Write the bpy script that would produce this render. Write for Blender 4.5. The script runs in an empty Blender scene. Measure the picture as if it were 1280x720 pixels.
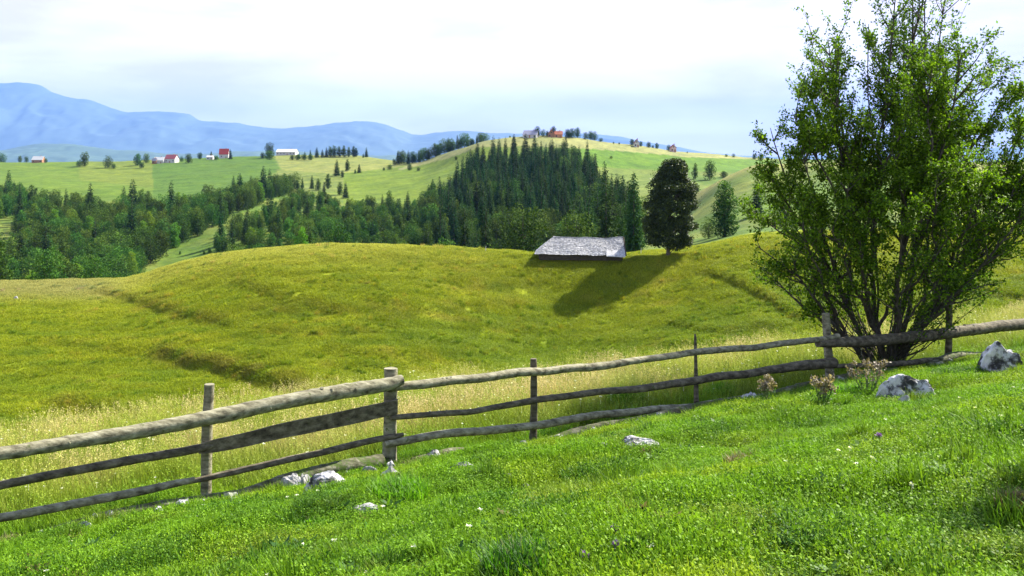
import bpy, math, random
import numpy as np
R = math.radians
sc = bpy.context.scene
rng = np.random.default_rng(7)
random.seed(7)
F = 1150.0            # focal length of the photograph in its own pixels (1280 wide)
HY = 200.0            # row of the horizon

# ------------------------------------------------------------------ camera
cam_d = bpy.data.cameras.new('camera'); cam = bpy.data.objects.new('camera', cam_d)
sc.collection.objects.link(cam); sc.camera = cam
cam.location = (0, 0, 0); cam.rotation_euler = (R(90), 0, 0)
cam_d.sensor_width = 36; cam_d.lens = 36 * F / 1280
cam_d.shift_y = -(360 - HY) / 1280
cam_d.clip_start = 0.05; cam_d.clip_end = 60000

# ------------------------------------------------------------------ sun and sky
SUN_AZ, SUN_EL = 54.0, 43.0
world = bpy.data.worlds.new('World'); sc.world = world; world.use_nodes = True
nt = world.node_tree; nt.nodes.clear()
N = nt.nodes.new; L = nt.links.new
out = N('ShaderNodeOutputWorld'); bg = N('ShaderNodeBackground'); bg.inputs[1].default_value = 0.1
sky = N('ShaderNodeTexSky'); sky.sky_type = 'NISHITA'; sky.sun_disc = False
sky.sun_elevation = R(SUN_EL); sky.sun_rotation = R(SUN_AZ); sky.air_density = 1.0; sky.dust_density = 0.6; sky.altitude = 900
tc = N('ShaderNodeTexCoord')
mp = N('ShaderNodeMapping'); mp.inputs['Scale'].default_value = (2.0, 2.0, 9.0); mp.inputs['Location'].default_value = (0.35, 0.1, 0.2)
L(tc.outputs['Generated'], mp.inputs['Vector'])
n1 = N('ShaderNodeTexNoise'); n1.inputs['Scale'].default_value = 2.1; n1.inputs['Detail'].default_value = 7; n1.inputs['Roughness'].default_value = 0.5
n1.inputs['Distortion'].default_value = 0.25
L(mp.outputs[0], n1.inputs['Vector'])
cr = N('ShaderNodeValToRGB'); e = cr.color_ramp
e.elements[0].position = 0.40; e.elements[0].color = (3.3, 2.9, 3.8, 1)
e.elements[1].position = 0.63; e.elements[1].color = (4.7, 4.55, 4.7, 1)
m_ = e.elements.new(0.50); m_.color = (4.0, 3.7, 4.4, 1)
L(n1.outputs['Fac'], cr.inputs[0])
cov = N('ShaderNodeValToRGB'); cov.color_ramp.elements[0].position = 0.2; cov.color_ramp.elements[0].color = (.86,)*3 + (1,)
cov.color_ramp.elements[1].position = 0.55; cov.color_ramp.elements[1].color = (.97,)*3 + (1,)
L(n1.outputs['Fac'], cov.inputs[0])
sz_ = N('ShaderNodeSeparateXYZ'); L(tc.outputs['Generated'], sz_.inputs[0])
fd_ = N('ShaderNodeMapRange'); fd_.inputs[1].default_value = .16; fd_.inputs[2].default_value = .42; fd_.inputs[3].default_value = 1.0; fd_.inputs[4].default_value = .22
L(sz_.outputs['Z'], fd_.inputs[0]); cm_ = N('ShaderNodeMath'); cm_.operation = 'MULTIPLY'; L(cov.outputs[0], cm_.inputs[0]); L(fd_.outputs[0], cm_.inputs[1])   # clouds thinned overhead, out of view, to cut the sky's fill light
mx = N('ShaderNodeMixRGB'); L(cm_.outputs[0], mx.inputs[0]); L(sky.outputs[0], mx.inputs[1]); L(cr.outputs[0], mx.inputs[2])
L(mx.outputs[0], bg.inputs[0]); L(bg.outputs[0], out.inputs[0])

sun_d = bpy.data.lights.new('sun', 'SUN'); sun = bpy.data.objects.new('sun', sun_d); sc.collection.objects.link(sun)
sun_d.energy = 5.0; sun_d.angle = R(0.6); sun_d.color = (1.0, 0.94, 0.80)
sun.rotation_euler = (R(90 - SUN_EL), 0, R(180 - SUN_AZ))
SUNV = np.array([math.sin(R(SUN_AZ)) * math.cos(R(SUN_EL)), math.cos(R(SUN_AZ)) * math.cos(R(SUN_EL)), math.sin(R(SUN_EL))])

vs = sc.view_settings; vs.view_transform = 'Standard'; vs.look = 'None'; vs.gamma = 1; vs.use_curve_mapping = False
vs.exposure = 1.85
sc.cycles.max_bounces = 6; sc.cycles.diffuse_bounces = 3; sc.cycles.transmission_bounces = 4
sc.cycles.transparent_max_bounces = 8; sc.cycles.volume_bounces = 0; sc.cycles.caustics_reflective = False

# ------------------------------------------------------------------ helpers
def ss(t): t = np.clip(t, 0, 1); return t * t * (3 - 2 * t)

_perm = np.random.default_rng(3).permutation(512)
_ga = np.random.default_rng(4).uniform(0, 2 * np.pi, 512)
def perlin(x, y, seed=0):
    x = np.asarray(x, float); y = np.asarray(y, float)
    xi = np.floor(x).astype(np.int64); yi = np.floor(y).astype(np.int64)
    xf = x - xi; yf = y - yi
    u = xf**3 * (xf * (xf * 6 - 15) + 10); v = yf**3 * (yf * (yf * 6 - 15) + 10)
    def g(a, b, fx, fy):
        h = _ga[_perm[(_perm[(a + seed * 17) & 511] + b) & 511]]
        return np.cos(h) * fx + np.sin(h) * fy
    a = g(xi, yi, xf, yf); b = g(xi + 1, yi, xf - 1, yf); c = g(xi, yi + 1, xf, yf - 1); d = g(xi + 1, yi + 1, xf - 1, yf - 1)
    return (a + (b - a) * u) * (1 - v) + (c + (d - c) * u) * v
def fbm(x, y, o=4, seed=0, gain=.5):
    s = 0; a = 1.0; f = 1.0
    for k in range(o):
        s = s + a * perlin(x * f, y * f, seed + k * 5); a *= gain; f *= 2.03
    return s

def pchip(xk, yk, x):
    xk = np.asarray(xk, float); yk = np.asarray(yk, float)
    h = np.diff(xk); d = np.diff(yk) / h
    m = np.zeros_like(yk)
    m[0] = d[0]; m[-1] = d[-1]
    for i in range(1, len(xk) - 1):
        if d[i-1] * d[i] > 0:
            w1 = 2*h[i] + h[i-1]; w2 = h[i] + 2*h[i-1]
            m[i] = (w1 + w2) / (w1 / d[i-1] + w2 / d[i])
    x = np.clip(x, xk[0], xk[-1])
    i = np.clip(np.searchsorted(xk, x) - 1, 0, len(xk) - 2)
    t = (x - xk[i]) / h[i]
    return ((1+2*t)*(1-t)**2*yk[i] + t*(1-t)**2*h[i]*m[i] + t*t*(3-2*t)*yk[i+1] + t*t*(t-1)*h[i]*m[i+1])

def in_poly(px, py, poly):
    px = np.asarray(px, float); py = np.asarray(py, float)
    r = np.zeros(np.broadcast(px, py).shape, bool)
    n = len(poly)
    for i in range(n):
        x0, y0 = poly[i]; x1, y1 = poly[(i + 1) % n]
        if y0 == y1: continue
        c = ((y0 > py) != (y1 > py)) & (px < (x1 - x0) * (py - y0) / (y1 - y0) + x0)
        r ^= c
    return r

def mesh_np(name, V, faces, mats=(), smooth=False, midx=None, tint=None, col=None, link=True, parent=None):
    """faces: list of (array n x k)"""
    me = bpy.data.meshes.new(name)
    V = np.asarray(V, np.float32)
    me.vertices.add(len(V)); me.vertices.foreach_set('co', V.ravel())
    if not isinstance(faces, (list, tuple)): faces = [faces]
    faces = [np.asarray(f, np.int32) for f in faces if len(f)]
    loops = np.concatenate([f.ravel() for f in faces]); tot = np.concatenate([np.full(len(f), f.shape[1], np.int32) for f in faces])
    me.loops.add(len(loops)); me.loops.foreach_set('vertex_index', loops)
    me.polygons.add(len(tot)); me.polygons.foreach_set('loop_start', (np.cumsum(tot) - tot).astype(np.int32))
    if midx is not None: me.polygons.foreach_set('material_index', np.asarray(midx, np.int32))
    me.polygons.foreach_set('use_smooth', np.full(len(tot), smooth, bool))
    for m in mats: me.materials.append(m)
    if tint is not None:
        a = me.attributes.new('tint', 'FLOAT', 'FACE'); a.data.foreach_set('value', np.asarray(tint, np.float32))
    if col is not None:
        a = me.attributes.new('col', 'FLOAT_COLOR', 'POINT')
        c4 = np.ones((len(V), 4), np.float32); c4[:, :3] = col; a.data.foreach_set('color', c4.ravel())
    me.update(calc_edges=True); me.validate()
    if not link: return me
    o = bpy.data.objects.new(name, me); sc.collection.objects.link(o)
    if parent is not None: o.parent = parent
    return o
def tag(o, label=None, cat=None, group=None, kind=None):
    if label: o['label'] = label
    if cat: o['category'] = cat
    if group: o['group'] = group
    if kind: o['kind'] = kind
    return o
def thing(name, label, cat, loc, rz=0, group=None):
    o = bpy.data.objects.new(name, None); sc.collection.objects.link(o)
    o.location = loc; o.rotation_euler = (0, 0, rz); o.empty_display_size = .1
    return tag(o, label, cat, group)

class MB:
    """collects tubes, boxes and leaves into one mesh"""
    def __init__(s): s.V = []; s.F = {}; s.n = 0; s.T = {}
    def add(s, V, Fa, tint=0.5):
        V = np.asarray(V, float); Fa = np.asarray(Fa, int)
        if len(Fa) == 0: return
        s.V.append(V); k = Fa.shape[1]
        s.F.setdefault(k, []).append(Fa + s.n); s.T.setdefault(k, []).append(np.broadcast_to(tint, (len(Fa),)).astype(float)); s.n += len(V)
    def build(s, name, mats, parent=None, smooth=False, link=True, loc=None):
        V = np.concatenate(s.V)
        ks = sorted(s.F)
        o = mesh_np(name, V, [np.concatenate(s.F[k]) for k in ks], mats if isinstance(mats, (list, tuple)) else [mats], smooth,
                    tint=np.concatenate([np.concatenate(s.T[k]) for k in ks]), link=link, parent=parent)
        return o
    def nfaces(s): return sum(len(a) for k in s.F for a in s.F[k])
    def tube(s, P, r, seg=6, cap=True, jit=0, tint=.5, rg=None, flat=1.0):
        P = np.asarray(P, float); n = len(P); r = np.broadcast_to(r, (n,)).astype(float)
        T = np.gradient(P, axis=0); T /= np.linalg.norm(T, axis=1)[:, None] + 1e-9
        ref = np.array([0, 0, 1.0]) if abs(T[0, 2]) < .8 else np.array([1.0, 0, 0])
        U = np.cross(T, ref); U /= np.linalg.norm(U, axis=1)[:, None] + 1e-9
        W = np.cross(T, U)
        a = np.arange(seg) * 2 * np.pi / seg
        rr = r[:, None] * np.ones(seg)[None]
        if jit and rg is not None: rr = rr * (1 + rg.uniform(-jit, jit, (n, seg)))
        V = P[:, None] + rr[..., None] * (np.cos(a)[None, :, None] * U[:, None] * flat + np.sin(a)[None, :, None] * W[:, None])
        i = np.arange(n - 1)[:, None] * seg; j = np.arange(seg)[None]; j2 = (j + 1) % seg
        q = np.stack([i + j, i + seg + j, i + seg + j2, i + j2], -1).reshape(-1, 4)
        s.add(V.reshape(-1, 3), q, tint)
        if cap:
            for e in (0, n - 1):
                V2 = np.vstack([V[e], P[e][None]]); k = np.arange(seg)
                t = np.stack([k, (k + 1) % seg, np.full(seg, seg)], -1)
                if e: t = t[:, ::-1]
                s.add(V2, t, tint)
    def box(s, c, d, rz=0, tint=.5, M=None):
        c = np.array(c, float); x, y, z = np.array(d, float) / 2
        V = np.array([[-x,-y,-z],[x,-y,-z],[x,y,-z],[-x,y,-z],[-x,-y,z],[x,-y,z],[x,y,z],[-x,y,z]])
        if rz: cs, sn = math.cos(rz), math.sin(rz); V = V @ np.array([[cs, sn, 0], [-sn, cs, 0], [0, 0, 1]])
        s.add(V + c, [[0,3,2,1],[4,5,6,7],[0,1,5,4],[1,2,6,5],[2,3,7,6],[3,0,4,7]], tint)
    def leaves(s, P, size, rg, tint=None, up=0.3, aspect=.55, droop=0, D=None):
        P = np.asarray(P, float); n = len(P)
        if n == 0: return
        d = rg.normal(size=(n, 3)); d[:, 2] -= droop
        if D is not None: d = d * .6 + D
        d /= np.linalg.norm(d, axis=1)[:, None]
        nn = rg.normal(size=(n, 3)); nn[:, 2] += up * 3
        sd = np.cross(d, nn); sd /= np.linalg.norm(sd, axis=1)[:, None] + 1e-9
        sz = np.broadcast_to(size, (n,)) * rg.uniform(.7, 1.3, n)
        a = P; b = P + d * (sz * .5)[:, None] + sd * (sz * aspect * .5)[:, None]; c = P + d * sz[:, None]; e = P + d * (sz * .5)[:, None] - sd * (sz * aspect * .5)[:, None]
        V = np.stack([a, b, c, e], 1).reshape(-1, 3)
        q = np.arange(n * 4).reshape(-1, 4)
        s.add(V, q, rg.uniform(0, 1, n) if tint is None else np.broadcast_to(tint, (n,)))

# ------------------------------------------------------------------ materials
def new_mat(name):
    m = bpy.data.materials.new(name); m.use_nodes = True; t = m.node_tree; t.nodes.clear()
    return m, t, t.nodes.new, t.links.new
def ramp(t, stops):
    c = t.nodes.new('ShaderNodeValToRGB'); el = c.color_ramp.elements
    el[0].position, el[0].color = stops[0][0], (*stops[0][1], 1)
    el[1].position, el[1].color = stops[-1][0], (*stops[-1][1], 1)
    for p, col in stops[1:-1]:
        x = el.new(p); x.color = (*col, 1)
    return c
def leaf_mat(name, dark, mid, light, trans=.4, rough=.55, objvar=.35, spec=.25, noise=None):
    m, t, N, L = new_mat(name); objvar = objvar * 1.35
    at = N('ShaderNodeAttribute'); at.attribute_name = 'tint'
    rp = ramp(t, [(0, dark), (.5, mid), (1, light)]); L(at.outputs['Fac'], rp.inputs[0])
    oi = N('ShaderNodeObjectInfo')
    hs = N('ShaderNodeHueSaturation')
    mr = N('ShaderNodeMapRange'); mr.inputs[3].default_value = 1 - objvar; mr.inputs[4].default_value = 1 + objvar
    L(oi.outputs['Random'], mr.inputs[0]); L(mr.outputs[0], hs.inputs['Value'])
    mh = N('ShaderNodeMapRange'); mh.inputs[3].default_value = .5 - .03 * (objvar > 0); mh.inputs[4].default_value = .5 + .03 * (objvar > 0)
    fr = N('ShaderNodeMath'); fr.operation = 'FRACT'; mu = N('ShaderNodeMath'); mu.operation = 'MULTIPLY'; mu.inputs[1].default_value = 7.31
    L(oi.outputs['Random'], mu.inputs[0]); L(mu.outputs[0], fr.inputs[0]); L(fr.outputs[0], mh.inputs[0]); L(mh.outputs[0], hs.inputs['Hue'])
    L(rp.outputs[0], hs.inputs['Color'])
    b = N('ShaderNodeBsdfPrincipled'); b.inputs['Roughness'].default_value = rough; b.inputs['Specular IOR Level'].default_value = spec
    L(hs.outputs[0], b.inputs['Base Color'])
    tr = N('ShaderNodeBsdfTranslucent'); tm = N('ShaderNodeMixRGB'); tm.blend_type = 'MULTIPLY'; tm.inputs[0].default_value = 1; tm.inputs[2].default_value = (1.5, 1.6, .5, 1)
    L(hs.outputs[0], tm.inputs[1]); L(tm.outputs[0], tr.inputs[0])
    mx = N('ShaderNodeMixShader'); mx.inputs[0].default_value = trans
    L(b.outputs[0], mx.inputs[1]); L(tr.outputs[0], mx.inputs[2])
    o = N('ShaderNodeOutputMaterial'); L(mx.outputs[0], o.inputs[0]); return m
def grass_mat(name, trans=.45, attr='INSTANCER'):
    m, t, N, L = new_mat(name)
    c = N('ShaderNodeAttribute'); c.attribute_name = 'col'; c.attribute_type = attr
    at = N('ShaderNodeAttribute'); at.attribute_name = 'tint'
    rp = ramp(t, [(0, (.38, .42, .3)), (.5, (1, 1, 1)), (.9, (1.25, 1.15, 1.0)), (1, (1.5, 1.3, 1.8))]); L(at.outputs['Fac'], rp.inputs[0])
    mu = N('ShaderNodeMixRGB'); mu.blend_type = 'MULTIPLY'; mu.inputs[0].default_value = 1
    L(c.outputs['Color'], mu.inputs[1]); L(rp.outputs[0], mu.inputs[2])
    b = N('ShaderNodeBsdfPrincipled'); b.inputs['Roughness'].default_value = .55; b.inputs['Specular IOR Level'].default_value = .12
    L(mu.outputs[0], b.inputs['Base Color'])
    tr = N('ShaderNodeBsdfTranslucent'); L(mu.outputs[0], tr.inputs[0])
    mx = N('ShaderNodeMixShader'); mx.inputs[0].default_value = trans
    L(b.outputs[0], mx.inputs[1]); L(tr.outputs[0], mx.inputs[2])
    o = N('ShaderNodeOutputMaterial'); L(mx.outputs[0], o.inputs[0]); return m
def ground_mat(name, s1, s2, bump, dist):
    m, t, N, L = new_mat(name)
    c = N('ShaderNodeAttribute'); c.attribute_name = 'col'
    tc = N('ShaderNodeTexCoord')
    a = N('ShaderNodeTexNoise'); a.inputs['Scale'].default_value = s1; a.inputs['Detail'].default_value = 8; a.inputs['Roughness'].default_value = .65
    b2 = N('ShaderNodeTexNoise'); b2.inputs['Scale'].default_value = s2; b2.inputs['Detail'].default_value = 5
    L(tc.outputs['Object'], a.inputs['Vector']); L(tc.outputs['Object'], b2.inputs['Vector'])
    r1 = ramp(t, [(.3, (.66, .68, .66)), (.5, (1, 1, 1)), (.72, (1.3, 1.26, 1.1))]); L(a.outputs['Fac'], r1.inputs[0])
    r2 = ramp(t, [(.35, (.8, .84, .8)), (.65, (1.18, 1.12, 1.0))]); L(b2.outputs['Fac'], r2.inputs[0])
    m1 = N('ShaderNodeMixRGB'); m1.blend_type = 'MULTIPLY'; m1.inputs[0].default_value = 1; L(c.outputs['Color'], m1.inputs[1]); L(r1.outputs[0], m1.inputs[2])
    m2 = N('ShaderNodeMixRGB'); m2.blend_type = 'MULTIPLY'; m2.inputs[0].default_value = 1; L(m1.outputs[0], m2.inputs[1]); L(r2.outputs[0], m2.inputs[2])
    b = N('ShaderNodeBsdfPrincipled'); b.inputs['Roughness'].default_value = .9; b.inputs['Specular IOR Level'].default_value = .1
    L(m2.outputs[0], b.inputs['Base Color'])
    bp = N('ShaderNodeBump'); bp.inputs['Strength'].default_value = bump; bp.inputs['Distance'].default_value = dist
    L(a.outputs['Fac'], bp.inputs['Height']); L(bp.outputs[0], b.inputs['Normal'])
    o = N('ShaderNodeOutputMaterial'); L(b.outputs[0], o.inputs[0]); return m
def noisy_mat(name, stops, scale=6, detail=8, rough=.85, bump=.4, dist=.02, stretch=(1, 1, 1), second=None, spec=.2):
    m, t, N, L = new_mat(name)
    tc = N('ShaderNodeTexCoord'); mp = N('ShaderNodeMapping'); mp.inputs['Scale'].default_value = stretch; L(tc.outputs['Object'], mp.inputs[0])
    a = N('ShaderNodeTexNoise'); a.inputs['Scale'].default_value = scale; a.inputs['Detail'].default_value = detail; a.inputs['Roughness'].default_value = .65
    L(mp.outputs[0], a.inputs['Vector'])
    r1 = ramp(t, stops); L(a.outputs['Fac'], r1.inputs[0]); colout = r1.outputs[0]
    if second:
        sc2, thr, col = second
        a2 = N('ShaderNodeTexNoise'); a2.inputs['Scale'].default_value = sc2; a2.inputs['Detail'].default_value = 6; a2.inputs['Roughness'].default_value = .7
        L(tc.outputs['Object'], a2.inputs['Vector'])
        r2 = ramp(t, [(thr, (0, 0, 0)), (thr + .05, (1, 1, 1))]); L(a2.outputs['Fac'], r2.inputs[0])
        mm = N('ShaderNodeMixRGB'); L(r2.outputs[0], mm.inputs[0]); L(colout, mm.inputs[1]); mm.inputs[2].default_value = (*col, 1); colout = mm.outputs[0]
    b = N('ShaderNodeBsdfPrincipled'); b.inputs['Roughness'].default_value = rough; b.inputs['Specular IOR Level'].default_value = spec
    L(colout, b.inputs['Base Color'])
    bp = N('ShaderNodeBump'); bp.inputs['Strength'].default_value = bump; bp.inputs['Distance'].default_value = dist
    L(a.outputs['Fac'], bp.inputs['Height']); L(bp.outputs[0], b.inputs['Normal'])
    o = N('ShaderNodeOutputMaterial'); L(b.outputs[0], o.inputs[0]); return m

# ------------------------------------------------------------------ terrain height
# profiles seen from the hilltop: columns (px) by distance D; 'p' = seen at that row of the photograph, 'z' = metres
PX = [-500, 0, 150, 230, 300, 430, 520, 560, 610, 660, 700, 760, 800, 850, 900, 950, 1100, 1280, 1800]
def zz(D, p): return -D * (p - HY) / F
T = {}   # station -> (list D, list z)
def st(name, D, p=None, z=None):
    D = [D] * len(PX) if not isinstance(D, list) else D
    if z is None: z = [zz(d, q) for d, q in zip(D, p)]
    T[name] = (np.array(D, float), np.array(z, float))
#                -500   0   150   230  300  430  520  560  610  660  700  760  800  850  900  950 1100 1280 1800
st('E0', 45, z=[-27.5]*len(PX))
st('E', 72, z=[-27,  -27, -27, -27,-27.5,-27.5,-27.5,-27.5,-27.5,-27.5,-27.5,-27.3,-27,-26.5,-26,-25.5,-24,-23,-22])
st('F1', 90, z=[-26, -26.2,-26.2,-26.2,-26,-26,-26.3,-26.4,-26.5,-26.6,-26.6,-26.5,-26,-25,-24.2,-23.6,-22,-21,-20])
st('F2', 104,z=[-24.5,-24.8,-24.8,-24.6,-24.2,-23.6,-24,-24.4,-24.8,-25.2,-25.4,-24.9,-24.2,-23,-22,-21.4,-19.7,-18.5,-17])
st('G', 118, z=[-22.5,-22.9,-22.8,-22.1,-21.2,-20.3,-21,-21.7,-22.5,-23.4,-23.9,-23.2,-22.3,-21,-19.6,-18.4,-16.7,-15.6,-14])
st('G2', 131,z=[-21,-21.4,-21.1,-19.4,-17.8,-16.7,-17.3,-17.9,-18.6,-19.6,-20.1,-19.6,-18.9,-18,-16.3,-15,-13.5,-12.4,-11])
st('H', [152,152,154,152,151,150,148,147,146,144,143,142,142,142,143,145,145,145,145],
   p=[358, 353, 349, 327, 315, 306, 309.5, 311, 314, 318, 320.5, 321.5, 321, 319, 307, 299, 291, 282, 275])
st('H2', 164,z=[-23,-23,-23,-21,-18,-16.5,-17,-17.5,-18,-18.5,-18.8,-17.6,-16.4,-15.8,-14.6,-13.2,-12.6,-11.5,-10])
st('I', 215, z=[-38,-38,-38,-40,-41,-41,-41,-41,-40,-38,-33,-25,-20.5,-19.5,-17.5,-15.5,-14,-12,-12])
st('J', 300, p=[345,345,345,340,330,325,325,324,322,320,315,303,290,278,246,230,228,228,228])
st('K', [400,400,400,400,400,400,400,400,400,400,400,400,400,400,350,350,350,350,350],
   p=[285,285,285,282,276,284,284,280,268,266,264,262,256,247,226,206.5,203,203,203])
st('K2', [500,500,500,500,500,500,500,500,500,500,500,500,500,500,430,430,430,430,430],
   z=[zz(500,258)]*3+[zz(500,256),zz(500,252),zz(500,260),zz(500,258),zz(500,248),zz(500,236),zz(500,232),zz(500,232),zz(500,236),zz(500,234),zz(500,231),-15,-15,-15,-15,-15])
st('L', 600, p=[237,237,240,239,237,240,232,222,212,208,206,213,216,215,215,217,220,220,220])
st('L2', [820,820,820,820,820,820,700,670,650,650,650,655,660,665,665,665,665,665,665],
   p=[216,216,216,213,209,205,215,207,191,187,186,192,196,202,206,210,212,212,212])
st('M', [1000,1000,1000,1000,1000,1000,800,740,705,705,710,720,730,745,755,760,780,780,780],
   p=[203.5,203.5,201.5,199,196.5,194,202.5,190,175.8,170.8,170.8,177.5,182,189.3,193.5,198,201,203,203])
st('N', [1500]*6+[1300]*13, z=[-40]*6+[-40]*13)
st('O', 3500, z=[-150]*len(PX))
st('P', 30000, z=[-150]*len(PX))
ORD = ['E0','E','F1','F2','G','G2','H','H2','I','J','K','K2','L','L2','M','N','O','P']
GC = np.linspace(-500, 1800, 461)          # 5 px steps
GL = np.linspace(math.log(45), math.log(30000), 1100)
_D = np.array([pchip(PX, T[k][0], GC) for k in ORD]); _Z = np.array([pchip(PX, T[k][1], GC) for k in ORD])
TAB = np.array([pchip(np.log(_D[:, i]), _Z[:, i], GL) for i in range(len(GC))])
ker = np.exp(-np.linspace(-1.6, 1.6, 9)**2); ker /= ker.sum()
pad = np.pad(TAB, ((4, 4), (0, 0)), 'edge'); TAB = sum(ker[k] * pad[k:k + len(GC)] for k in range(9))
def far_h(x, y):
    D = np.clip(y, 45.0, 29999); px = np.clip(640 + F * x / np.maximum(y, 45), -500, 1799.9)
    a = (px + 500) / 5; b = (np.log(D) - GL[0]) / (GL[1] - GL[0])
    i = np.clip(a.astype(int), 0, len(GC) - 2); j = np.clip(b.astype(int), 0, len(GL) - 2); fa = a - i; fb = b - j
    return (TAB[i, j] * (1-fa) + TAB[i+1, j] * fa) * (1-fb) + (TAB[i, j+1] * (1-fa) + TAB[i+1, j+1] * fa) * fb
def fence_d(x, y): return (y - .63 * x - 12.4) / 1.182
def lip_d(x): return np.interp(x, [-8, -2.4, 3.9, 13.6], [7, 6, 4.2, 3.4])
def near_h(x, y):
    d = fence_d(x, y); lp = lip_d(x)
    zf = -3.88 - .012 * np.clip(x, -20, 12)
    bank = pchip([-40, -20, -10.5, -7.1, -3.5, 0], [.2, -.7, -1.4, -1.85, -2.78, 0], np.minimum(d, -3.5)) 
    t = ss((d + 3.5) / 3.5)
    z1 = np.where(d < -3.5, bank, -2.78 + (zf + 2.78) * (np.clip(d + 3.5, 0, 3.5) / 3.5))
    zl = zf - .16 * np.clip(d, 0, lp)
    tt = np.maximum(d - lp, 0)
    z2 = zl - .58 * (np.sqrt(tt**2 + 4) - 2)
    return np.where(d < 0, z1, z2)
def base_h(x, y):
    x = np.asarray(x, float); y = np.asarray(y, float)
    a = near_h(x, y); b = np.where(y < 45, -27.5, far_h(x, y))
    k = 1.2; m = np.maximum(a, b)
    return np.where(y < 90, m + k * np.log(np.exp((a - m) / k) + np.exp((b - m) / k)) - 0, b)
def ray_hit(px, py, D0, D1, fn=None, n=1500):
    fn = fn or base_h
    D = np.geomspace(D0, D1, n); x = D * (px - 640) / F; zr = -D * (py - HY) / F
    h = fn(x, D); k = np.nonzero(h >= zr)[0]
    i = k[0] if len(k) else n - 1
    return np.array([x[i], D[i], h[i]])
# grassy ledges across the meadow: (row, col) polylines, height, reach
SCARPS = []
for pts, h, w in [([(135,362),(180,374),(230,388),(290,398)], .55, 5.5),
                  ([(205,436),(250,446),(300,458),(350,472),(400,488)], 1.0, 5.0),
                  ([(300,350),(345,362),(400,377)], .35, 4.0),
                  ([(310,378),(370,380),(430,384),(500,380)], .4, 5.0),
                  ([(880,336),(925,352),(965,372),(990,392)], .45, 6.0),
                  ([(480,392),(560,385),(640,372)], .4, 4.0),
                  ([(1150,352),(1220,360),(1280,368)], .45, 5.0),
                  ([(80,500),(160,512),(240,520)], .6, 3.0), ([(60,420),(120,430),(190,436)], .3, 4.0), ([(420,430),(500,440),(590,436)], .3, 4.0), ([(560,345),(620,352),(680,350)], .25, 4.0), ([(330,405),(400,412),(470,408)], .35, 4.0), ([(830,400),(900,410),(960,404)], .35, 4.0)]:
    SCARPS.append((np.array([ray_hit(a, b, 60, 160)[:2] for a, b in pts]), h, w))
def height(x, y):
    x = np.asarray(x, float); y = np.asarray(y, float); z = base_h(x, y)
    mead = ss((y - 55) / 25) * (1 - ss((y - 165) / 30))
    nearw = 1 - ss((y - 30) / 25)
    d = fence_d(x, y)
    z = z + nearw * (.10 * fbm(x / 2.3, y / 2.3, 3, 1) + .06 * fbm(x / .55, y / .55, 3, 9))
    z = z + mead * (.5 * fbm(x / 17, y / 11, 3, 21) * ss((152 - y) / 20 + .3) + .16 * fbm(x / 3.6, y / 2.6, 3, 31) )
    farw = ss((y - 190) / 80)
    z = z + farw * (1 - ss((y - 2500) / 1500)) * (1.6 * fbm(x / 60, y / 60, 4, 41))
    for P, h, w in SCARPS:
        lo = P.min(0) - 14; hi = P.max(0) + 14
        m = (x > lo[0]) & (x < hi[0]) & (y > lo[1]) & (y < hi[1])
        if not np.any(m): continue
        xm = x[m]; ym = y[m]
        yl = np.interp(xm, P[:, 0], P[:, 1]) + .8 * perlin(xm / 3.1, xm * 0 + 3.3, 5)
        e = ss((xm - P[0, 0] + 3) / 4) * ss((P[-1, 0] + 3 - xm) / 4)
        s = ym - yl       # beyond the ledge > 0
        prof = np.where(s > 0, .45 * np.exp(-(s / w)**2), .45 - ss(-s / 2.6) * 1.0) * np.where(s < -2.6, np.exp(-((-s - 2.6) / w)**2), 1)
        z[m] += h * e * prof
    return z
def hgt(x, y): return float(height(np.array([x]), np.array([y]))[0])
def at(px, py, D0=2, D1=1100): return ray_hit(px, py, D0, D1, height, 2500)
def normal(x, y, e=.15):
    e = np.maximum(e, y * .002)
    nx = -(height(x + e, y) - height(x - e, y)) / (2*e); ny = -(height(x, y + e) - height(x, y - e)) / (2*e)
    n = np.stack([nx, ny, np.ones_like(nx)], -1); return n / np.linalg.norm(n, axis=1)[:, None]
def proj(x, y, z): return 640 + F * x / y, HY - F * z / y

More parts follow.
